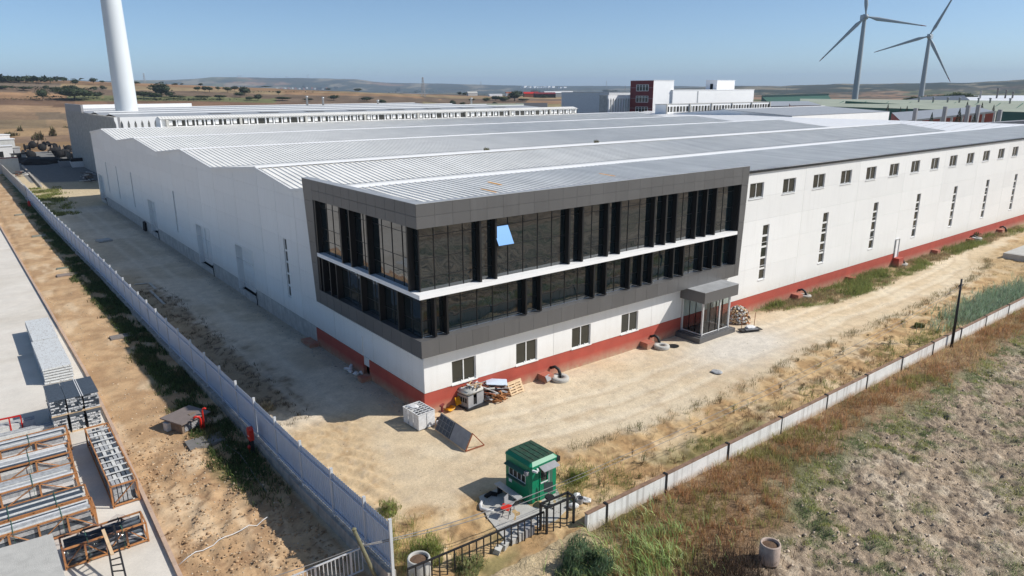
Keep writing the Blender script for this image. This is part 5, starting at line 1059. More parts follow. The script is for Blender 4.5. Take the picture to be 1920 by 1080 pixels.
tag(MB().bar(at(42,312), at(78,352), .35, .8).build('low_kerb_wall', M['conc']), 'low concrete kerb wall behind the old fence', 'kerb')
for k, (px, pyy, s, h) in enumerate([(4,292,6,5.0),(14,285,5,6.2),(26,290,4,4.4),(40,296,3,3.4),(2,276,7,6.4)]):
    p = at(px, pyy+8); t = thing('yard_cabin', ['white','tall pale','grey','small dark-topped','rear white'][k]+' cabin in the cluster at the far left edge', 'cabin', (p[0], p[1], 0), .1*k, 'cabins at the far left'); MB().box(-s/2,s/2,0,s*.7,0,h-1.2).build('walls', M[['wrap','blockwall','greyplastic','concl','wrap'][k]], t); MB().box(-s/2-.2,s/2+.2,-.2,s*.7+.2,h-1.2,h-1.0).build('roof', M[['whiteplastic','ridge','concl','tyre','ridge'][k]], t); MB().box(-s*.3,s*.1,-.06,-.01,.8,2.4).build('opening', M['dark'], t)
# ================================================================== BACKGROUND BUILDINGS
FA = thing('ribbed_factory', 'big grey factory with ribbed concrete walls and pale strip roofs behind the warehouse', 'factory')
ribs = [(6.9,126.8+.62*k) for k in range(int(75/.62))]; FY = 126.6
mb = MB().box(7.0,7.4,FY,201,-.2,14.1); mb.build('side_wall', M['greyplastic'], FA)
rb1 = MB().box(-.16,.0,0,.34,0,14.15).mesh('wall_rib', M['conc_base'])
for (x, y) in ribs: link('wall_rib', rb1, FA, (7.0, y, 0))
MB().box(7.0,15.5,FY+.5,FY+1,0,14.1).build('end_wall', M['concl'], FA); MB().box(15.5,130,FY+.7,FY+1.3,0,13.1).build('end_wall', M['concl'], FA)
def pier(w, h, gapw):  # column between lancet niches with a flared top
    mb = MB(); mb.prism([(0,0),(w,0),(w,h-1.0),(w+gapw/2,h-.25),(w+gapw/2,h+.35),(-gapw/2,h+.35),(-gapw/2,h-.25),(0,h-1.0)], 1, -.45, 0); return mb.mesh('wall_pier', M['ridge'])
pm = pier(.78,13.75,.45)
for k in range(8): link('wall_pier', pm, FA, (6.6+1.23*k, FY+.5, 0))
pm2 = pier(.85,12.8,.4)
for k in range(90): link('wall_pier', pm2, FA, (16.2+1.25*k, FY+.7, 0))
fr_ = [(FY+.6,14.0),(137,14.5),(145,13.8),(156,14.5),(164,13.8),(176,14.5),(184,13.8),(201,14.5)]
for (ya, za), (yb, zb_) in zip(fr_[:-1], fr_[1:]): MB().add([(7.3,ya,za),(118,ya,za),(118,yb,zb_),(7.3,yb,zb_)], [(0,1,2,3)]).build('roof_slope', M['flash' if zb_ > za else 'whiteroof'], FA, fix=False)
for y in (137,156,176,201): MB().box(7.2,118,y-.3,y+.3,14.45,14.62).build('ridge_strip', M['ridge'], FA)
MB().box(6.9,7.4,172,201,14.1,15.9).build('parapet', M['greyplastic'], FA); MB().box(7.4,40,200.6,201,14.1,15.5).build('parapet', M['ridge'], FA)
skl = MB().box(0,4.5,0,8,0,.06).mesh('skylight', M['flash'])
for k in range(8): o = link('skylight', skl, FA, (26+11*k, 131, 14.32)); 
for k, (px, pyy) in enumerate([(576,192),(606,194),(709,199),(884,195)]):
    p = atd(px, pyy, 240); tag(MB().lathe([(0,-3),(.32,-3),(.32,1.6),(.42,1.6),(.42,1.9),(0,2.0)], 12, p).build('roof_stack', M['alu'], None, True), ['leftmost','second','third, short','rightmost'][k]+' silver vent stack rising behind the factory roofs', 'chimney', 'silver vent stacks')
# turbines
def turbine(base, hub, dia, bl, angs, label, yaw, full=True):
    tm = M['tower'] if dia > 5 else M['tower_shade']; t = thing('wind_turbine', label, 'wind turbine', (base[0], base[1], 0), 0, 'large wind turbines'); H = hub[2]; 
    ov = Vector((hub[0]-base[0], hub[1]-base[1], 0))
    MB().lathe([(dia/2,0),(dia/2*.93,H*.3),(dia/2*.78,H*.65),(dia/2*.6,H-1.5)], 40).build('tower', tm, t, True)
    if dia > 5:
        for zz in (20.5,): rr = dia/2*(1-.07*zz/(H*.3))+.006; MB().lathe([(rr,zz),(rr+.008,zz+.01),(rr+.008,zz+.04),(rr,zz+.05)], 40).build('section_joint', M['tower'], t, True)
    R_ = Matrix.Rotation(yaw, 4, 'Z'); hc = Vector((0,0,H))
    nac = MB().obox((0,1.6,0),(3.2,8,3.2)); nac.v = [tuple(R_ @ Vector(v)+hc) for v in nac.v]; nac.build('nacelle', tm, t)
    hb = MB().lathe([(0,-4.4),(.9,-4.2),(1.6,-3.4),(1.7,-2.4),(1.4,-2.2)], 16, (0,0,0), 0, 1); hb.v = [tuple(R_ @ Vector(v)+hc) for v in hb.v]; hb.build('hub', tm, t, True)
    for a in angs:
        ax = Vector((math.sin(a), 0, math.cos(a))); sd = Vector((math.cos(a), 0, -math.sin(a))); b = MB(); st = [(0,.55,.55,0),(.05,.6,.55,.05),(.16,1.3,.4,.35),(.3,1.1,.3,.3),(.6,.7,.17,.2),(.9,.4,.09,.1),(1.0,.18,.04,.04)]
        n = 8; vs = []
        for (s, cw, th, off) in st:
            for k in range(n): q = 2*PI*k/n; vs.append(R_ @ (ax*(1.2+bl*s)+sd*(cw*math.cos(q)+off)+Vector((0,-3+th*math.sin(q),0)))+hc)
        fs = [(i*n+k, i*n+(k+1) % n, (i+1)*n+(k+1) % n, (i+1)*n+k) for i in range(len(st)-1) for k in range(n)]+[tuple(range((len(st)-1)*n, len(st)*n))]
        b.add(vs, fs[:5*n], 0); b.f += fs[5*n:]; b.m += [1]*(len(fs)-5*n)
        b.build('blade', [tm, M['maroon']], t, True)
    return t
b = atd(238, 207, 196); turbine((b[0], b[1], 0), (b[0], b[1], 78), 5.05, 36, [.3,.3+2.094,.3+4.19], 'huge white turbine tower at the left, standing right behind the factory roofs', 1.0)
def face(base):  # yaw so the rotor faces the camera
    return math.atan2(base[1]-CC[1], base[0]-CC[0])-PI/2
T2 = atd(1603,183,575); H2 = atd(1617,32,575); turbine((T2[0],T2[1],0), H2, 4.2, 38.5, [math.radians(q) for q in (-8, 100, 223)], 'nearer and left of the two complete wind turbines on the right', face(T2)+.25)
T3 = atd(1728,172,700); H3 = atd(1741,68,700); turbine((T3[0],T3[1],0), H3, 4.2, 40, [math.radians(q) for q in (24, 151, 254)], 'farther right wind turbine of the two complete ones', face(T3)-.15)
# helper for boxes given in photo terms at a distance
def bbox(name, label, cat, cx, cy, w, l, h, rz=0, mt='white', rmt='flash', group=None, pitch=0., z0=0., flat=.15):
    t = thing(name, label, cat, (cx, cy, z0), rz, group); MB().box(0,w,0,l,0,h).build('walls', M[mt], t)
    if pitch: MB().prism([(-.2,h+.02),(l+.2,h+.02),(l/2,h+pitch)], 0, -.3, w+.3).build('roof', M[rmt], t)
    else: MB().box(-.05,w+.05,-.05,l+.05,h,h+flat).build('roof', M[rmt], t)
    return t
# red tower with white wing
def axbox(name, label, cat, uL, uC, uR, v, D, mt, z0=0, rmt=None, lmt=None):
    """axis-aligned block: photo columns of its left end, nearest corner and right end; v is the top of the corner"""
    C_ = atd(uC, v, D); yl_ = at(uL, v, C_[0], 0)[1]; xr = at(uR, v, C_[1], 1)[0]; W_, L_, H_ = xr-C_[0], max(yl_-C_[1], 4), C_[2]-z0
    t = thing(name, label, cat, (C_[0], C_[1], z0)); MB().box(0, W_, 0, L_, 0, H_).build('body', M[mt], t)
    if lmt: MB().box(-.12, -.01, 0, L_, 0, H_).build('side_cladding', M[lmt], t)
    MB().box(-.15, W_+.1, -.1, L_+.1, H_+.01, H_+.16).build('roof_edge', M[rmt or mt], t); return t, W_, L_, H_
t, W_, L_, H_ = axbox('maroon_office_tower', 'three-storey maroon clad tower with brilliant white side behind the warehouse roof', 'building', 1183, 1226, 1264, 151, 230, 'ridge', lmt='maroon')
for z in (13.2,16.2,19.4): MB().box(-.16,-.125,0,L_,z,z+.08).build('trim_line', M['flash'], t)
for z in (18.4,15.0,11.7):
    f = MB(); y0, y1 = L_*.2, L_*.72; f.box(-.2,-.13,y0,y1,z,z+.12); f.box(-.2,-.13,y0,y1,z+1.9,z+2.0); f.box(-.2,-.13,y0,y1,z+1.5,z+1.58)
    for k in range(5): yy = y0+(y1-y0)*k/4; f.box(-.2,-.13,yy-.08,yy+.08,z+.12,z+1.9)
    w = f.build('window', M['whiteplastic'], t)
    for k in range(4): MB().box(-.16,-.125,y0+(y1-y0)*k/4+.08, y0+(y1-y0)*(k+1)/4-.08,z+.12,z+1.9).build('pane', M['glassw'], w)
t, W_, L_, H_ = axbox('white_office_wing', 'long brilliant white flat-roofed block right of the maroon tower', 'building', 1215, 1262, 1414, 169.2, 236, 'ridge')
MB().box(W_*.28,W_*.28+.5,-.08,-.01,H_-5,H_-.3).build('downpipe', M['flash'], t)
t, W_, L_, H_ = axbox('white_roof_cabin', 'small white stair cabin on top of the white block', 'roof cabin', 1324, 1345, 1378, 151, 262, 'ridge', 18.2); MB().box(-.06,-.01,L_*.35,L_*.6,0,H_*.7).build('doorway', M['dark'], t)
axbox('grey_long_hall', 'long pale grey-blue hall wall left of the maroon tower', 'building', 1053, 1142, 1185, 173.6, 248, 'wrap', rmt='flash')
t, W_, L_, H_ = axbox('lancet_wall_block', 'white block with tall dark lancet niches left of the maroon tower', 'building', 1139, 1141, 1184, 179.5, 232, 'conc_base')
n = 9
for k in range(n+1): MB().prism([(W_*k/n-.22,0),(W_*k/n+.22,0),(W_*k/n+.22,H_-1.3),(W_*(k+.5)/n,H_-.7),(W_*(k+.5)/n,H_+.1),(W_*(k-.5)/n,H_+.1),(W_*(k-.5)/n,H_-.7),(W_*k/n-.22,H_-1.3)], 1, -.5, 0).build('pier', M['ridge'], t)
t, W_, L_, H_ = axbox('second_monitor', 'second white clerestory strip of windows in front of the white block', 'roof window', 1230, 1250, 1443, 196.5, 205, 'ridge', 12.0, 'concl')
for k in range(36): MB().box(W_*k/36+.25, W_*(k+1)/36-.25,-.06,-.01,.9,H_-.5).build('pane', M['glassw' if k % 3 else 'dark'], t)
for k in range(6): MB().box(W_*k/5-.2,W_*k/5+.2,-.3,0,0,H_+.2).build('bracket_post', M['concl'], t)
# grey-roofed white shed right behind the warehouse end
t = thing('white_end_shed', 'white walled shed with wide grey ribbed roof just behind the warehouse end', 'shed'); E0 = at(1668,208.5,12.9); G0 = at(1600,197,14.0); y0, y1 = E0[1], G0[1]; x1, x0 = E0[0], 136.
MB().prism([(y0,0),(y0,12.8),(y1,13.9),(y1+16,12.6),(y1+16,0)], 0, x0, x1).build('walls', M['ridge'], t)
MB().add([(x0,y0-.1,12.85),(x1+.1,y0-.1,12.85),(x1+.1,y1,13.98),(x0,y1,13.98),(x0,y1+16,12.7),(x1+.1,y1+16,12.7)], [(0,1,2,3),(3,2,5,4)]).build('roof', M['flash'], t)
MB().box(x0,x1,y1-.4,y1+.4,13.99,14.1).build('ridge_strip', M['ridge'], t)
def quadwall(name, label, cat, pts, D, mt, depth=10, z0=0, rmt=None):
    """a long block whose front edge is given by two photo pixels (top edge) at two distances"""
    (u0, v0, d0), (u1, v1, d1) = pts; A, B = atd(u0, v0, d0), atd(u1, v1, d1); L = math.hypot(B[0]-A[0], B[1]-A[1]); t = thing(name, label, cat, (A[0], A[1], z0), math.atan2(B[1]-A[1], B[0]-A[0]))
    MB().add([(0,0,0),(L,0,0),(L,depth,0),(0,depth,0),(0,0,A[2]-z0),(L,0,B[2]-z0),(L,depth,B[2]-z0),(0,depth,A[2]-z0)], [(0,3,2,1),(4,5,6,7),(0,1,5,4),(1,2,6,5),(2,3,7,6),(3,0,4,7)]).build('body', M[mt], t)
    if rmt: MB().add([(-.3,-.3,A[2]-z0+.05),(L+.3,-.3,B[2]-z0+.05),(L+.3,depth,B[2]-z0+.05),(-.3,depth,A[2]-z0+.05),(-.3,-.3,A[2]-z0+.3),(L+.3,-.3,B[2]-z0+.3),(L+.3,depth,B[2]-z0+.3),(-.3,depth,A[2]-z0+.3)], [(0,3,2,1),(4,5,6,7),(0,1,5,4),(1,2,6,5),(2,3,7,6),(3,0,4,7)]).build('roof', M[rmt], t)
    return t, A, B, L
# green-roofed works
def roofstrip(name, label, cat, pix, D0, D1, mt, wallmt='darkgreen', h=None):
    """roof patch from photo pixels: left/right along the front eave (D0) and the ridge behind (D1)"""
    (a, b, c, d) = pix; A, B, C_, D_ = atd(*a, D0), atd(*b, D0), atd(*c, D1), atd(*d, D1)
    t = thing(name, label, cat); MB().add([tuple(A),tuple(B),tuple(C_),tuple(D_)], [(0,1,2,3)]).build('roof', M[mt], t); vs = [A,B,C_,D_]
    MB().add([(v[0],v[1],v[2]-.1) for v in vs]+[(v[0],v[1],0) for v in vs], [(0,1,5,4),(1,2,6,5),(2,3,7,6),(3,0,4,7)]).build('walls', M[wallmt], t); return t, vs
t, vs = roofstrip('green_roofed_works', 'very long factory with pale green roof stretching to the right edge', 'factory', ((1500,198),(2050,214),(2050,190.5),(1500,185)), 330, 400, 'greenroof')
for k in range(12):
    u = 1560+k*42; a, b = atd(u, 199.5+(u-1500)*.029, 331), atd(u+22, 190+(u-1500)*.012, 370); MB().bar((a[0],a[1],a[2]+.15),(b[0],b[1],b[2]+.25),.25,.2).build('roof_seam', M['darkgreen'], t)
for k in range(7): u = 1710+k*29+rng.random()*12; a = atd(u, 193+(u-1700)*.02, 372); MB().lathe([(0,-1),(.35,-1),(.35,2.2),(.55,2.3),(.5,2.7),(0,2.8)], 8, a).build('roof_vent', M['greyplastic'], t, True)
A, B = atd(1585,190.5,352), atd(1700,195.5,352); MB().bar((A[0],A[1],A[2]-.3),(B[0],B[1],B[2]-.6),1.5,1.1).build('dark_vent_ridge', M['darkgreen'], t)
roofstrip('dark_green_shed', 'dark green roofed shed with white strip behind the grey roofs', 'shed', ((1440,192),(1560,188),(1552,177.5),(1428,181)), 420, 470, 'darkgreen'); A, B = atd(1428,181,465), atd(1554,177.5,465)
tag(MB().bar((A[0],A[1],A[2]+.2),(B[0],B[1],B[2]+.2),2,1.1).build('white_ridge_strip', M['greenroof']), 'pale strip along the ridge of the dark green shed', 'ridge strip')
roofstrip('grey_low_roof', 'low grey flat roof left of the green roofed works', 'shed', ((1445,199),(1540,197),(1515,189.5),(1445,190)), 262, 320, 'flash', 'concl')
roofstrip('dark_grey_shed', 'dark grey roofed shed in front of the tree row at right', 'shed', ((1695,188),(1818,187.5),(1808,179),(1735,181)), 430, 470, 'clad', 'darkgreen'); roofstrip('white_far_works', 'white low works building with chimneys near the right edge', 'factory', ((1818,188),(2050,193),(2050,178.5),(1808,179)), 455, 520, 'ridge', 'ridge')
for k, (u, v, h) in enumerate([(1868,187,9),(1885,181,5),(1837,187,7),(1898,184,5)]):
    a = atd(u, v, 480); tag(MB().lathe([(.45,-4),(.4,h*.6),(.55,h*.61),(.55,h*.68),(0,h*.68)], 10, a).build('dark_chimney', M['clad' if k != 2 else 'greyplastic'], None, True), ['tallest dark chimney on the white works','second dark chimney right of the tallest on the white works','pale chimney left of the tallest on the white works','rightmost short chimney on the white works'][k], 'chimney', 'chimneys of the white works')
# red brick hall with columns
t, vs = roofstrip('red_brick_hall', 'low red brick hall with grey roof and tall grey columns', 'building', ((1690,228),(1866,209),(1832,200),(1672,211)), 240, 285, 'flash', 'brickred')
A, B = Vector(atd(1690,228,239.3)), Vector(atd(1866,209,239.3))
for k in range(10): p = A.lerp(B, k/9); MB().box(p.x-.25,p.x+.25,p.y-.25,p.y+.25,0,p.z).build('brick_pier', M['concl'], t)
MB().bar((A.x,A.y,A.z-.1),(B.x,B.y,B.z-.1),.5,.5).build('cornice', M['concl'], t)
for k, (u, vb, vt) in enumerate([(1713,233,208),(1768,233,206),(1811,230,204),(1830,228,203),(1873,222,209)]):
    a = atd(u, vb, 232); h = (vb-vt)/CF*232; tag(MB().box(a[0]-.4,a[0]+.4,a[1]-.45,a[1]+.45,0,a[2]+h).build('grey_column', M['greyplastic']), ['leftmost','second','middle','fourth','rightmost'][k]+' tall grey column in front of the red brick hall', 'column', 'grey columns of the brick hall')
quadwall('grey_parapet_wall', 'long plain grey-blue parapet behind the near roof at the right edge', 'wall', ((1800,234,190),(2100,215,200)), 0, 'greyplastic', 3)
roofstrip('brown_brick_block', 'small brown brick block between the grey roofs', 'building', ((1482,198),(1527,197.5),(1524,193),(1480,193.5)), 250, 262, 'flash', 'rust')
# village behind and small sheds
def house(u, v, D, w, l, h, mt, rmt, label, rz, pitch=1.5, group=None):
    a = atd(u, v, D); g0 = far_z(np.array(float(u)), np.array(float(D))); return bbox('village_house' if group else 'shed', label, 'house' if group else 'shed', a[0], a[1], w, l, max(h, 2), rz, mt, rmt, group, pitch, float(g0)-.5)
VG = 'village houses behind the roofs'
house(983,185,850,17,8,4.2,'rust','redpaint','long red roofed barn in the village behind the factory roofs',-.5,2,VG); house(1003,187,830,24,9,4.4,'tyre','maroon','dark barn with maroon roof right of the red roofed one',-.5,2,VG); house(1022,184,870,34,11,5.2,'blockwall','ridge','pale farm hall with white roof right of the dark barn',-.55,1.6,VG)
house(765,200,330,13,8,12.7,'clad','ridge','dark shed with white roof behind the factory, left of centre',-.75,.5); house(880,200,330,24,8,12.4,'tyre','greenroof','low black-ended shed with pale green roof behind the factory',-.75,1.6); house(966,199,330,14,12,11.6,'tyre','clad','black gabled shed with dark grey roof behind the factory',-.75,2.6)
house(950,181,900,9,7,4,'ridge','rust','small white house with brown roof left of the red barn',-.4,1.5,VG); house(918,183,860,16,6,2.5,'ridge','ridge','low white greenhouse among the brown fields',-.3,.6,VG); house(878,176,900,12,7,3.5,'blockwall','concl','pale farm building at the edge of the dark forest plain',-.3,2,VG)
a = atd(850,170.5,2600); tag(MB().obox((a[0],a[1],a[2]),(110,20,6),-.6).build('far_hangar', M['blockwall']), 'far pale hangar strip in the dark plain', 'hangar')
for k in range(14):
    u = 518+k*7+rng.random()*4; p, D = on_far(u, 166+rng.random()*2, 1500); tag(MB().box(p[0]-6,p[0]+6,p[1]-5,p[1]+5,p[2]-2,p[2]+6).prism([(p[1]-6,p[2]+6),(p[1]+6,p[2]+6),(p[1],p[2]+9)],0,p[0]-7,p[0]+7).build('hamlet_house', M[['blockwall','rust'][k % 2]]), 'tiny house of the distant hamlet below the purple hills', 'house', 'distant hamlet')
for k in range(22):
    u = 975+rng.random()*90; a = atd(u, 162.5+rng.random()*1.2, 5600); tag(MB().box(a[0]-14,a[0]+14,a[1]-14,a[1]+14,a[2]-8,a[2]-1+rng.random()*7).build('town_block', M['ridge']), 'tiny white block of the town on the horizon', 'building', 'white town on the horizon')
# pylons
def pylon(u, vb, vt, D, label):
    a = atd(u, vb, D); H = (vb-vt)/CF*D*1.02; mb = MB(); w = H*.09
    for sx in (-1,1):
        for sy in (-1,1): mb.bar((sx*w,sy*w,0),(sx*w*.18,sy*w*.18,H), H*.012)
    for k in range(7):
        z0, z1 = H*k/8, H*(k+1)/8; w0, w1 = w*(1-.82*k/8), w*(1-.82*(k+1)/8)
        for s in (-1,1): mb.bar((-w0,s*w0,z0),(w1,s*w1,z1),H*.008); mb.bar((w0,s*w0,z0),(-w1,s*w1,z1),H*.008)
    t = thing('pylon', label, 'pylon', (a[0],a[1],a[2]), .6, 'electricity pylons'); mb.build('lattice_mast', M['greyplastic'], t)
    for z in (.72,.84,.95): MB().bar((-H*.14,0,H*z),(H*.14,0,H*z),H*.015).build('crossarm', M['greyplastic'], t)
pylon(272,158,141,1300,'lattice pylon on the ridge line right of the huge turbine tower'); pylon(794,187,149,800,'tall lattice pylon among the fields in the centre'); pylon(1172,176,162,900,'dark lattice pylon just left of the maroon tower'); pylon(1474,178,164,1200,'dark lattice pylon right of the white block'); pylon(902,166,154,4200,'faint far pylon left of centre above the dark plain'); pylon(1137,166,153,4000,'faint far pylon right of centre above the plain')
for k in range(9):
    u = [448,452,468,518,538,541,555,578,646][k]; a = atd(u, 152.5, 6900); H = (152.5-[139,141,146,144,141,145,146,140,146][k])/CF*6900; t = thing('far_wind_turbine', 'tiny faint wind turbine on the purple ridge', 'wind turbine', (a[0],a[1],a[2]), 0, 'tiny turbines on the ridge')
    MB().lathe([(2.6,0),(1.8,H*.7)], 6).build('tower', M['tower'], t); 
    for q in range(3): an = q*2.094+k; MB().bar((0,0,H*.7),(math.sin(an)*H*.3*.6,-math.sin(an)*H*.3*.6,H*.7+math.cos(an)*H*.3),2.2).build('blade', M['tower'], t)
# ================================================================== VEGETATION
def blades(P, h, w, col, lean=.35, seed=0, colvar=.22, wind=(.0, 0.)):
    """P Nx3 roots -> vertices, triangles, colours of bent blades"""
    r = np.random.default_rng(seed); N = len(P); h = np.broadcast_to(h, N)*(.6+.8*r.random(N)); w = np.broadcast_to(w, N)*(.7+.6*r.random(N))
    a = r.random(N)*2*np.pi; la = r.random(N)*2*np.pi; ln = np.abs(r.normal(0, lean, N))+.05
    sx, sy = np.cos(a)*w/2, np.sin(a)*w/2; dx, dy = np.cos(la)*ln+wind[0], np.sin(la)*ln+wind[1]
    z0 = np.zeros(N); st = lambda x, y, z: np.stack([P[:,0]+x, P[:,1]+y, P[:,2]+z], -1)
    V = np.stack([st(-sx,-sy,z0-.03), st(sx,sy,z0-.03), st(-sx*.8+dx*h*.4,-sy*.8+dy*h*.4,h*.6), st(sx*.8+dx*h*.4,sy*.8+dy*h*.4,h*.6), st(dx*h,dy*h,h*.95)], 1)
    b = (np.arange(N)*5)[:, None]; F = np.concatenate([b+[0,1,3], b+[0,3,2], b+[2,3,4]], 0)
    c = np.broadcast_to(np.asarray(col, float), (N, 3))*(1+r.normal(0, colvar, (N, 1)))*(1+r.normal(0, .07, (N, 3))); C = np.repeat(np.clip(c, .01, .9)[:, None, :], 5, 1)
    return V.reshape(-1, 3), F, C.reshape(-1, 3)
def veg(name, parts, label=None, cat=None, kind='stuff', mt=None):
    Vs, Fs, Cs = [], [], []; n = 0
    for V, F, C in parts: Vs.append(V); Fs.append(F+n); Cs.append(C); n += len(V)
    o = link(name, np_mesh(name, np.concatenate(Vs), np.concatenate(Fs), mt or M['leaf'], np.concatenate(Cs)))
    return tag(o, label, cat, None, kind)
M['leaf'] = attrmat('blades_and_leaves', rough=.7, detail=0, fine=0, bump=0, spec=.25, transl=.42)
def scatter(n, x0, x1, y0, y1, dens, seed):
    r = np.random.default_rng(seed); x = x0+(x1-x0)*r.random(n); y = y0+(y1-y0)*r.random(n); k = r.random(n) < dens(x, y); x, y = x[k], y[k]
    return np.stack([x, y, gz(x, y)], -1)
def tufts(P, k, sp, seed):
    r = np.random.default_rng(seed); Q = np.repeat(P, k, 0); Q[:, :2] += r.normal(0, sp, (len(Q), 2)); return Q
# dry grass band outside the wall
dens = lambda x, y: sst(-.6, .9, y-DG(x)+(fbm(x*.7, y*.7, 301)-.5)*3.2)*(.35+.9*fbm(x*.8, y*.8, 303))*(1-sst(1.2,-1.2,x)*sst(-13.4,-14.6,y)*sst(-8.5,-6,x)*sst(-17.2,-16.0,y))
P = scatter(15000, -13, 60, -22.5, -14.45, dens, 1); P = tufts(P, 6, .08, 2); n1 = fbm(P[:,0]*.5, P[:,1]*.5, 305); n2 = fbm(P[:,0]*.25, P[:,1]*.6, 306)
col = np.where((n1 > .56)[:, None], (.33,.30,.11), (.46,.28,.14)); col = np.where((n2 > .56)[:, None], (.58,.41,.23), col)
veg('dry_grass', [blades(P, .27+.25*(fbm(P[:,0]*.9, P[:,1]*.9, 307)), .022, col, .5, 3)], 'reddish-brown dry grass along the outside of the low wall', 'grass')
# green reeds at the front
dens = lambda x, y: np.exp(-((x-.4)/2.4)**2-((y+17.2)/1.6)**2)*(.4+.9*(fbm(x*1.3, y*1.3, 311) > .48))
P = scatter(4600, -7, 8, -21.5, -14.7, dens, 11); P = tufts(P, 3, .07, 12)
veg('green_reeds', [blades(P, .62, .034, np.where((fbm(P[:,0]*1.3,P[:,1]*1.3,15)>.5)[:,None],(.50,.60,.26),(.34,.44,.16)), .45, 13, .3, (-.3,.15))], 'fresh green reeds between the dry grass at the bottom', 'reeds')
dens = lambda x, y: np.exp(-((x-2.3)/1.5)**2-((y+19.9)/1.1)**2)*1.2
P = scatter(4200, -2, 6.5, -23, -17.5, dens, 21); P = tufts(P, 4, .06, 22)
veg('dark_scrub', [blades(P, .62, .018, (.10,.07,.05), .45, 23, .4)], 'dark brown seed-headed scrub beside the lone concrete pipe', 'scrub')
# clay field: green patches and straw
dens = lambda x, y: sst(.50, .66, fbm(x*.3, y*.3, 141))*sst(.40, .6, fbm(x*1.1, y*1.1, 143))*np.clip(sst(-29, -20, y)*sst(.3, 1.2, DG(x)-y), 0, 1)+sst(2.6,.6,DG(x)-y)*sst(-.2,.5,DG(x)-y)*sst(8,14,x)*.8*(fbm(x*.7,y*.7,34)>.47)+.35*sst(.5,.62,fbm(x*.18,y*.3,149))*sst(.45,.6,fbm(x*1.1,y*1.1,143))*sst(.3,1.2,DG(x)-y)
P = scatter(42000, -10, 50, -30, -15, dens, 31); P = tufts(P, 5, .09, 32); col = np.where((fbm(P[:,0]*.6, P[:,1]*.6, 33) > .52)[:, None], (.20,.26,.11), (.36,.37,.14))
veg('field_greens', [blades(P, .13, .024, col, .8, 33)], 'low green patches on the clay field', 'grass')
# weeds over the sandy part of the yard
dens = lambda x, y: sst(0, 1, TRK_S(x)-y)*(.10+.9*sst(.52, .66, fbm(x*.8, y*.8, 321)))
P = scatter(1900, -8.3, 75, -13.9, -5, dens, 41); r = np.random.default_rng(5); Pn = tufts(P, 9, .13, 42); n1 = fbm(Pn[:,0]*.5, Pn[:,1]*.5, 323)
col = np.where((n1 > .57)[:, None], (.25,.28,.09), (.33,.24,.13)); A_ = blades(Pn, .2, .016, col, .7, 43)
edge_x = np.linspace(4, 72, 900); ey = TRK_S(edge_x)+r.normal(0, .28, 900); Pe = np.stack([edge_x, ey, gz(edge_x, ey)], -1)[r.random(900) < .3+.6*(fbm(edge_x*.5, edge_x*0, 3) > .5)]; Pe = tufts(Pe, 8, .12, 44)
B_ = blades(Pe, .26, .016, (.22,.19,.10), .55, 45)
dens = lambda x, y: sst(-10.8, -13.4, y+(fbm(x*.4, y*.4, 9)-.5)*2)*(.3+.6*(fbm(x*.6, y*.9, 325) > .5)); P = scatter(2600, 0, 62, -14, -10.5, dens, 46); P = tufts(P, 8, .1, 47)
C_ = blades(P, .26, .02, np.where((fbm(P[:,0]*.3, P[:,1]*.3, 48) > .5)[:, None], (.24,.27,.09), (.33,.23,.13)), .6, 49)
veg('yard_weeds', [A_, B_, C_], 'thin dry and green weeds scattered over the sandy yard', 'weeds')
dens = lambda x, y: np.exp(-((x+7.6)/1.1)**2-((y+10.6)/1.7)**2)*(.5+.5*(fbm(x, y, 9) > .45)); P = scatter(3200, -8.7, -2.5, -13.1, -6, dens, 51); P = tufts(P, 5, .08, 52)
dens2 = lambda x, y: np.exp(-((x-2.3)/1.7)**2-((y+11.4)/1.3)**2)*(fbm(x*1.2, y*1.2, 9) > .48); P2 = scatter(3200, .6, 6.5, -13.9, -9, dens2, 53); P2 = tufts(P2, 5, .08, 54)
veg('gate_weeds', [blades(P, .42, .018, (.38,.38,.14), .5, 53, .35), blades(P2[::2], .3, .018, (.34,.34,.13), .6, 55, .4)], 'yellow-green tall weeds inside the gate and beside the booth', 'weeds')
# blue-green reed bed at the right inside the wall
dens = lambda x, y: np.exp(-((x-53)/7.5)**2-((y+12.6)/1.2)**2); P = scatter(9000, 36, 72, -14, -9.5, dens, 61); P = tufts(P, 4, .12, 62)
veg('blue_green_reeds', [blades(P, .8, .04, (.30,.38,.26), .45, 63, .3)], 'blue-green reed bed inside the wall at the right', 'reeds')
# verge along the facade
dens = lambda x, y: sst(-.4, .5, y-TRK_N(x))*(.3+.8*(fbm(x*.8, y*.8, 331) > .48))*sst(32, 38, x); P = scatter(9000, 32, 98, -4.2, -.1, dens, 71); P = tufts(P, 5, .12, 72); n1 = fbm(P[:,0]*.3, P[:,1]*.7, 333)
veg('facade_verge', [blades(P, .28+.35*(n1 > .6), .03, np.where((n1 > .5)[:, None], (.23,.26,.09), (.33,.26,.15)), .6, 73)], 'rough weedy verge along the red plinth', 'weeds')
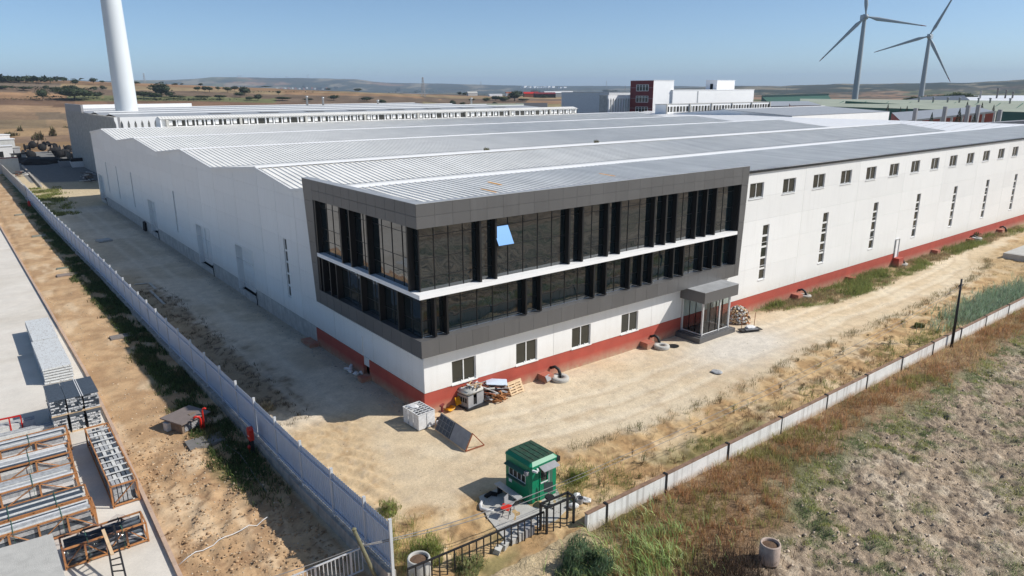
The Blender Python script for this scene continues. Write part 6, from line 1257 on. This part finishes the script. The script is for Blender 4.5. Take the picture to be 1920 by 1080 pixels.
# dark green strip by the metal fence
dens = lambda x, y: sst(-12.0, -11.0, x+(fbm(x*.9, y*.5, 67)-.5)*1.8)*sst(-5, 3, y)*sst(.27, .43, fbm(x*.9, y*.5, 67)); P = scatter(36000, -12.4, -9.62, -5, 118, lambda x, y: dens(x, y)*(.5+.5*(y < 60)), 81); P = tufts(P, 3, .08, 82)
veg('fence_strip_grass', [blades(P, .24, .04, np.where((fbm(P[:,0],P[:,1]*.6,84)>.55)[:,None],(.15,.15,.06),(.085,.125,.04)), .6, 83, .35)], 'dark green grass strip at the foot of the metal fence', 'grass')
dens = lambda x, y: (fbm(x*.5, y*.3, 341) > .5)*sst(-4.6,-7.5,x+(y-100)*-.05); P = scatter(2600, -9.8, -3.6, 98, 140, dens, 91); P = tufts(P, 4, .3, 92); veg('far_alley_weeds', [blades(P, .3, .10, (.22,.24,.08), .6, 93, .3)], 'green weeds at the far end of the alley', 'weeds')
P = scatter(800, -8.6, -5.2, 4, 42, lambda x, y: (fbm(x, y, 351) > .5)*1., 95); P = tufts(P, 8, .1, 96); veg('alley_weeds', [blades(P, .2, .02, (.12,.09,.05), .8, 97, .4)], 'dry dark weeds on the shaded rough strip of the alley', 'weeds')
# crumbs and stones
def stones(name, P, s, col, label, seed):
    r = np.random.default_rng(seed); N = len(P); O = np.array([[1,0,0],[-1,0,0],[0,1,0],[0,-1,0],[0,0,.75],[0,0,-.5]]); T = np.array([[0,2,4],[2,1,4],[1,3,4],[3,0,4],[2,0,5],[1,2,5],[3,1,5],[0,3,5]])
    sz = (s*(.4+1.2*r.random(N)**2))[:, None, None]; V = O[None]*(.7+.6*r.random((N,6,1)))*sz; a = r.random(N)*6.28; c, s_ = np.cos(a)[:, None], np.sin(a)[:, None]
    x = V[:,:,0]*c-V[:,:,1]*s_; y = V[:,:,0]*s_+V[:,:,1]*c; V = np.stack([x, y*.8, V[:,:,2]], -1)+P[:, None, :]; F = (np.arange(N)*6)[:, None, None]+T[None]
    C = np.repeat((np.asarray(col)*(1+r.normal(0,.2,(N,1))))[:, None, :], 6, 1); o = link(name, np_mesh(name, V.reshape(-1,3), F.reshape(-1,3), M['stone_m'], np.clip(C.reshape(-1,3), .02, .8))); return tag(o, label, 'stones', None, 'stuff')
M['stone_m'] = attrmat('loose_stones', rough=.9, detail=0, fine=.2, fscale=20, bump=0)
one = lambda x, y: x*0+1.
P = scatter(3500, -15.1, -9.8, -10, 45, lambda x, y: .3+.7*sst(20, 0, y), 101); stones('strip_stones', P, .05, (.46,.38,.28), 'pale pebbles and crumbs strewn over the dirt strip', 102)
P = scatter(3500, -15.2, -9.6, -11, 12, lambda x, y: sst(13, 3, y)*(fbm(x*1.3, y*1.3, 5) > .45), 103); stones('strip_clods', P, .08, (.40,.27,.16), 'brown earth clods at the near end of the dirt strip', 104)
P = scatter(9000, -12, 48, -33, -15.5, lambda x, y: sst(0, 1.5, DG(x)-y)*(.25+.75*(fbm(x*.7, y*.7, 6) > .47)), 105); stones('field_clods', P, .075, (.50,.41,.32), 'clay clods covering the ploughed field', 106)
P = scatter(2500, -9, 60, -13.8, -.5, lambda x, y: .35+.65*(fbm(x, y, 7) > .55), 107); stones('yard_gravel', P, .03, (.52,.46,.36), 'scattered gravel on the yard', 108)
P = scatter(5200, -3.0, -.1, 0, 105, lambda x, y: sst(-1.9, -.3, x), 109); stones('wall_foot_gravel', P, .055, (.40,.37,.33), 'grey gravel along the foot of the side wall', 110)
# single weeds one can pick out
def weed_mesh(seed, h, col):
    r = np.random.default_rng(seed); n = 9; pts = np.zeros((n, 3)); pts[:, :2] = r.normal(0, .05, (n, 2)); V, F, C = blades(pts, h, .02, (.13,.10,.06), .25, seed)
    k = 60; z = r.random(k)**.7*h; q = np.stack([r.normal(0, .10, k)*(.4+z/h), r.normal(0, .10, k)*(.4+z/h), z*.9], -1); V2, F2, C2 = blades(q, .09, .03, col, 1.2, seed+1, .3)
    return np_mesh('weed', np.concatenate([V, V2]), np.concatenate([F, F2+len(V)]), M['leaf'], np.concatenate([C, C2]))
WM = [weed_mesh(1,.5,(.16,.17,.06)), weed_mesh(2,.75,(.22,.15,.08)), weed_mesh(3,.4,(.13,.10,.05)), weed_mesh(4,.95,(.14,.19,.07))]
r = np.random.default_rng(77); k = 0
while k < 90:
    x, y = 1+r.random()*56, -13.8+r.random()*7
    if y > TRK_S(x)-.2 or fbm(x*.6, y*.6, 361) < .45: continue
    o = link('weed', WM[int(r.integers(0, 4))], None, (x, y, float(gz(x, y))), r.random()*6); s = .3+r.random()*.45; o.scale = (s, s, s)
    tag(o, 'small standing dry weed on the sandy ground between track and low wall', 'weed', 'dry weeds standing in the sandy yard'); k += 1
# bushes
def bush(name, loc, rad, h, n, lw, cols, label, seed, cat='bush', up=.4, group=None):
    r = np.random.default_rng(seed); u = r.random(n); th = r.random(n)*2*np.pi; ph = np.arccos(1-r.random(n)*1.05); rr = (.35+.65*r.random(n)**.5)*(1+.25*np.sin(th*3+seed)+.2*np.sin(ph*5+th*2))
    P = np.stack([rad*rr*np.sin(ph)*np.cos(th), rad*rr*np.sin(ph)*np.sin(th), np.maximum(h*rr*np.cos(ph), 0)*.8], -1); pick = r.integers(0, len(cols), n); V, F, C = blades(P, lw*5, lw, np.array(cols)[pick], up, seed, .28)
    t = thing(name, label, cat, loc, 0, group); link('foliage', np_mesh('foliage', V, F, M['leaf'], C), t)
    st = MB()
    for k in range(6): a = k*1.05; st.tube([(0,0,-.1),(math.cos(a)*rad*.3,math.sin(a)*rad*.3,h*.35),(math.cos(a)*rad*.5,math.sin(a)*rad*.5,h*.65)], [.03,.02,.01], 5)
    st.build('stems', M['greywood'], t); return t
p = at(1095, 1055, .0); bush('willow_bush', (p[0], p[1], -.35), 1.15, 1.25, 6500, .03, [(.15,.22,.12),(.19,.27,.15),(.10,.16,.08)], 'dense blue-green willow-like bush at the bottom centre', 5, up=.55)
p = at(822, 1030, .0); bush('gate_bush', (p[0]-.6, p[1]-.1, -.05), .8, 1.1, 3200, .022, [(.32,.38,.10),(.38,.38,.14),(.22,.26,.08)], 'feathery yellow-green bush behind the left part of the black gate', 6)
p = at(730, 960, 0); bush('fence_end_bush', (p[0], p[1], 0), .5, .7, 1300, .022, [(.28,.36,.10),(.36,.33,.15)], 'loose green bush at the end of the metal fence', 7)
p = at(880, 1060, 0); bush('gate_grass_clump', (p[0]-.1, p[1]-.1, -.1), .75, .6, 2200, .025, [(.32,.36,.16),(.28,.32,.14),(.42,.38,.2)], 'pale green grass clump under the sliding gate', 8)
p = at(1062, 905, 0); bush('booth_weed', (p[0]+.6, p[1]-.2, 0), .5, .75, 1300, .022, [(.30,.36,.10),(.34,.33,.13)], 'tall green weed right of the guard booth', 9)
p = at(500, 770, 0); bush('pale_dry_bush', (p[0], p[1], 0), .45, .6, 1100, .02, [(.42,.36,.24),(.33,.27,.17)], 'pale dry bush in the shade right of the metal fence', 10)
p = at(1325, 855, 0); 
p = at(1722, 613, 0); bush('small_yard_shrub', (p[0], p[1], 0), .4, .35, 900, .03, [(.19,.2,.07),(.15,.17,.06)], 'small round yellow-green shrub in the sandy yard', 12)
p = at(1868, 452, 0); bush('dark_verge_bush', (*at(1815,448)[:2], 0), 1.2, 1.2, 1500, .05, [(.12,.10,.07),(.14,.15,.06)], 'brownish bush by the plinth near the farthest concrete ring', 13)
# trees of the landscape
M['crown'] = attrmat('tree_crown', rough=.8, detail=0, fine=0, bump=0, spec=.1, transl=.15)
def crown_mesh(seed, cols, asp=1., conical=False, n=900):
    r = np.random.default_rng(seed); cl = 14; cc = r.normal(0, 1, (cl, 3)); cc /= np.linalg.norm(cc, axis=1)[:, None]; cc *= .62*r.random((cl, 1))**.4; cr_ = .28+.25*r.random(cl); k = r.integers(0, cl, n)
    d = r.normal(0, 1, (n, 3)); d /= np.linalg.norm(d, axis=1)[:, None]; P = cc[k]+d*cr_[k][:, None]*(.75+.3*r.random((n, 1))); P[:, 2] = P[:, 2]*.75
    if conical: z = r.random(n); a = r.random(n)*6.28; q = (1-z)*.55*(.6+.5*r.random(n)); P = np.stack([q*np.cos(a), q*np.sin(a), z*2-1], -1)
    P[:, 2] = np.maximum(P[:, 2], -.72 if not conical else -1); s = .085 if not conical else .07; u = r.normal(0, 1, (n, 3)); v = r.normal(0, 1, (n, 3)); u /= np.linalg.norm(u, axis=1)[:, None]; v /= np.linalg.norm(v, axis=1)[:, None]
    V = np.stack([P-u*s-v*s*.5, P+u*s-v*s*.5, P+v*s*1.1], 1); F = np.arange(n*3).reshape(n, 3); c = np.array(cols)[r.integers(0, len(cols), n)]*(1+r.normal(0, .2, (n, 1))); return np_mesh('crown', V.reshape(-1,3), F, M['crown'], np.repeat(np.clip(c, .01, .6), 3, 0))
OLV = [(.055,.075,.035),(.07,.09,.04),(.04,.055,.025)]; DRK = [(.03,.045,.025),(.045,.06,.03)]; LT = [(.12,.15,.06),(.09,.12,.045)]
CRN = [crown_mesh(1, OLV), crown_mesh(2, DRK), crown_mesh(3, OLV), crown_mesh(4, LT), crown_mesh(5, DRK, conical=True, n=600)]
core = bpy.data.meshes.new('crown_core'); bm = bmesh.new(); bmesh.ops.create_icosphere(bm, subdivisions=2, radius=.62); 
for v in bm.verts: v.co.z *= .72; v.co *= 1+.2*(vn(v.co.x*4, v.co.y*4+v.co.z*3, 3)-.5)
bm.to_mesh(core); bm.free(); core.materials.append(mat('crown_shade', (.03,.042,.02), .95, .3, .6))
trk = MB().tube([(0,0,0),(.03,0,.5),(0,.02,1)], [.07,.05,.03], 6).mesh('trunk', M['greywood'])
def tree(P, w, h, kind, label=None, group=None, cat='tree'):
    t = thing('field_tree', label or 'small dark tree scattered over the brown fields', cat, (P[0], P[1], P[2]-.1*h), rng.random()*6, group)
    c = link('crown', CRN[kind], t, (0, 0, h*.58)); c.scale = (w*.62, w*.62, h*.56 if kind != 4 else h*.5)
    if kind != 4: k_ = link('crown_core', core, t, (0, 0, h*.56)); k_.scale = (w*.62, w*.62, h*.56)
    tr = link('trunk', trk, t); tr.scale = (h*.8, h*.8, h*.6); return t
TL = [(120,153,6,10,1,0),(141,159,8,10,1,0),(175,155.5,7,10,1,'lone round tree on the crest left of the huge turbine'),(192,156,4,6,0,0),(81,186,15,13,0,'upright tree standing alone left of the wide bush'),(140,186,17,46,0,'wide grey-green bush mass in the fields left of the huge turbine'),(166,183,8,14,1,0),(182,183,8,16,1,0),(138,169,7,11,1,0),(47,169,5,14,0,0),(86,168,6,7,0,0),(177,168.5,5,8,0,0),(193,168,6,7,1,0),(123,168,6,8,0,0),(5,168,6,14,0,0),(105,168,4,14,0,0),(152,170,3,6,1,0),
 (255,158,4,11,1,0),(303,181,20,27,1,'tallest dark tree right of the huge turbine'),(254,182,9,14,0,0),(270,183,10,20,0,0),(290,184,9,18,0,0),(318,182,8,14,1,0),(325,184,5,10,0,0),(338,185,5,14,0,0),(378,185,5,20,0,0),(412,185,6,16,0,0),(371,170.5,7,9,0,0),(384,170.5,7,9,1,0),(393,171.5,8,9,0,0),(409,169.5,6,6,0,0),(427,172,8,11,0,'round tree in mid field with pale trunk right of a pair'),(440,169,6,12,1,0),(459,178,13,17,1,'dark tree with grey shrub beside it in the centre-left fields'),(450,181,7,14,0,0),(484,188,9,12,1,0),(468,187,5,14,3,0),(522,177,6,6,0,0),(530,188,6,22,0,0),(376,161,4,7,1,0),(328,160,3,9,1,0),(341,159,2,5,1,0),(498,164,2,16,1,0),
 (626,188,9,14,0,'rounded bush on the ploughed slope right of the silver stacks'),(578,189,4,16,1,0),(687,189,6,20,1,'flat dark bush on the ploughed slope'),(671,171.5,5,12,1,0),(747,173,7,8,1,0),(781,175,5,9,1,0),(717,197,10,12,0,0),(849,198,9,10,1,0),(868,198,6,8,0,0),(630,167,4,7,1,0),(570,166,5,5,1,0),(600,168,4,9,1,0),(615,169,3,9,1,0),(862,178,5,8,1,0),(872,179,5,10,1,0),
 (965,190,19,22,0,'tall bushy tree in front of the red roofed barn'),(930,189,9,16,0,0),(945,190,8,16,3,0),(912,190,6,14,3,0),(885,190,5,10,0,0),(1004,176,7,16,1,'dark tree rising behind the red roofed barn'),(1137,174,5,14,1,0),(1150,175,5,14,1,0),(1020,184,5,12,1,0),(928,198,6,9,1,0),(980,190,5,16,0,0)]
cnt = {}
for (u, v, h, w, k, lb) in sorted(TL, key=lambda q: q[0]):
    if not lb:
        reg = 'left of huge turbine' if u < 240 else 'right of huge turbine' if u < 420 else 'left of silver stacks' if u < 600 else 'right of silver stacks' if u < 800 else 'near the red roofed barn'
        row = 'on skyline crest' if v < 162 else 'in upper fields' if v < 178 else 'in lower fields'; sz = 'wide low' if w > h*1.8 else 'small round' if h < 8 else 'larger'
        cnt[(reg, row, sz)] = n_ = cnt.get((reg, row, sz), 0)+1; lb = '%s dark tree %s %s%s' % (sz, row, reg, '' if n_ == 1 else ', '+['second','third','fourth','fifth','sixth','seventh','eighth','ninth','tenth'][min(n_-2, 8)]+' from left'); G_ = True
    else: G_ = False
    P, D = on_far(u, v); s = D/CF; tree(P, w*s*1.25, h*s*1.22, k, lb, 'scattered field trees')
RT = [(1712,190,8,16),(1728,190,8,18),(1744,189.5,9,18),(1760,189,9,20),(1776,189,10,20),(1793,188.5,13,22),(1810,188,11,20),(1826,188,8,18),(1700,191,6,16)]
for k, (u, v, h, w) in enumerate(RT):
    a = atd(u, v, 500); s = 500/CF; t = tree((a[0], a[1], a[2]), w*s, h*s*1.1, 3, None, 'green tree row behind the sheds'); t['label'] = 'light green tree of the row behind the dark grey shed at right'
CY = [(1664,207,9),(1700,209,8),(1722,210,6),(1745,233,16),(1796,231,20),(1826,229,12),(1812,207,12),(1840,208,11),(1862,209,9),(1688,208,6)]
for k, (u, v, h) in enumerate(CY):
    D = 225 if v > 220 else 300; a = atd(u, v, D); s = D/CF; t = tree((a[0], a[1], a[2]), h*.8*s, h*s*1.15, 4, ['leftmost dark conifer before the green roofed works','second dark conifer before the green roofed works','third small dark conifer before the green roofed works','dark conifer in front of the left part of the red brick hall','largest dark conifer in front of the red brick hall','slim conifer right of the largest at the brick hall','dark spiky conifer above the brick hall roof','conifer right of the spiky one above the brick hall','rightmost conifer above the brick hall','tiny conifer at the edge of the white shed roof'][k])
# wood on the far left crest and hedge lines
parts = []; r = np.random.default_rng(9)
for (u0, u1, v, h, n) in ((-40,81,153,7,900),(-20,60,165.5,3,260),(95,160,168.5,3,400),(60,110,183,2.5,200),(440,560,173,2,160),(735,800,173.5,2,200),(250,420,188,3,500),(0,240,186.5,1.8,420)):
    for k in range(n):
        u = u0+(u1-u0)*r.random(); P, D = on_far(u, v+r.random()*.8) if k % 12 == 0 else (P, D); s = D/CF; q = np.array([[P[0], P[1], P[2]]])+r.normal(0, 1, (1, 3))*[6*s*3, 6*s*3, 0]
        c = np.array([(.04,.055,.03)])*(1+r.normal(0, .25)); hh = h*s*(.4+.8*r.random()); b = r.normal(0, 1, (3, 3))*hh*.55; tri = q+[0, 0, hh*.6]+b*[1, 1, .55]; parts.append((tri, np.array([[0,1,2]]), np.repeat(np.clip(c, .01, .3), 3, 0)))
veg('far_woodland', parts, 'dark woodland on the left crest and hedge lines between the fields', 'woodland', mt=M['crown'])
# small dry shrubs near the far alley
for k, (u, v, h, w) in enumerate([(73,262,10,16),(39,250,10,9),(100,255,14,8),(128,245,6,18),(20,256,5,20)]):
    p = at(u, v+1, 0); s = math.dist(p[:2], CC[:2])/CF; bush('scrub_bush', (p[0], p[1], 0), w*s*.5, h*s, 260, .25, [(.13,.10,.06),(.16,.15,.07)], ['grey-green leafless scrub','small brown sapling','thin pale stem scrub','low green scrub','low brown scrub'][k]+' at the field edge beyond the cable drums', 60+k)
for k, (px, pyy, lb) in enumerate([(1118,268,'small weed tuft sprouting in the roof valley, right one'),(912,283,'small weed tuft sprouting in the roof valley, left one')]):
    p = at(px, pyy, 12.0); bush('roof_weed', (p[0], p[1], 12.0), .4, .35, 150, .04, [(.14,.16,.07),(.2,.16,.1)], lb, 90+k, 'weed')
# ================================================================== HAZE
hz = MB().box(-9000, 12500, -4000, 13500, -14, 260).build('haze', [], None); hz['kind'] = 'stuff'
hm = bpy.data.materials.new('haze_air'); hm.use_nodes = True; n = hm.node_tree; n.nodes.clear(); o = n.nodes.new('ShaderNodeOutputMaterial'); v = n.nodes.new('ShaderNodeVolumePrincipled')
v.inputs['Color'].default_value = (.62,.78,1,1); v.inputs['Density'].default_value = .0001; v.inputs['Anisotropy'].default_value = 0; n.links.new(v.outputs[0], o.inputs['Volume']); hz.data.materials.append(hm)
USE_HAZE = True
if not USE_HAZE: bpy.data.objects.remove(hz)
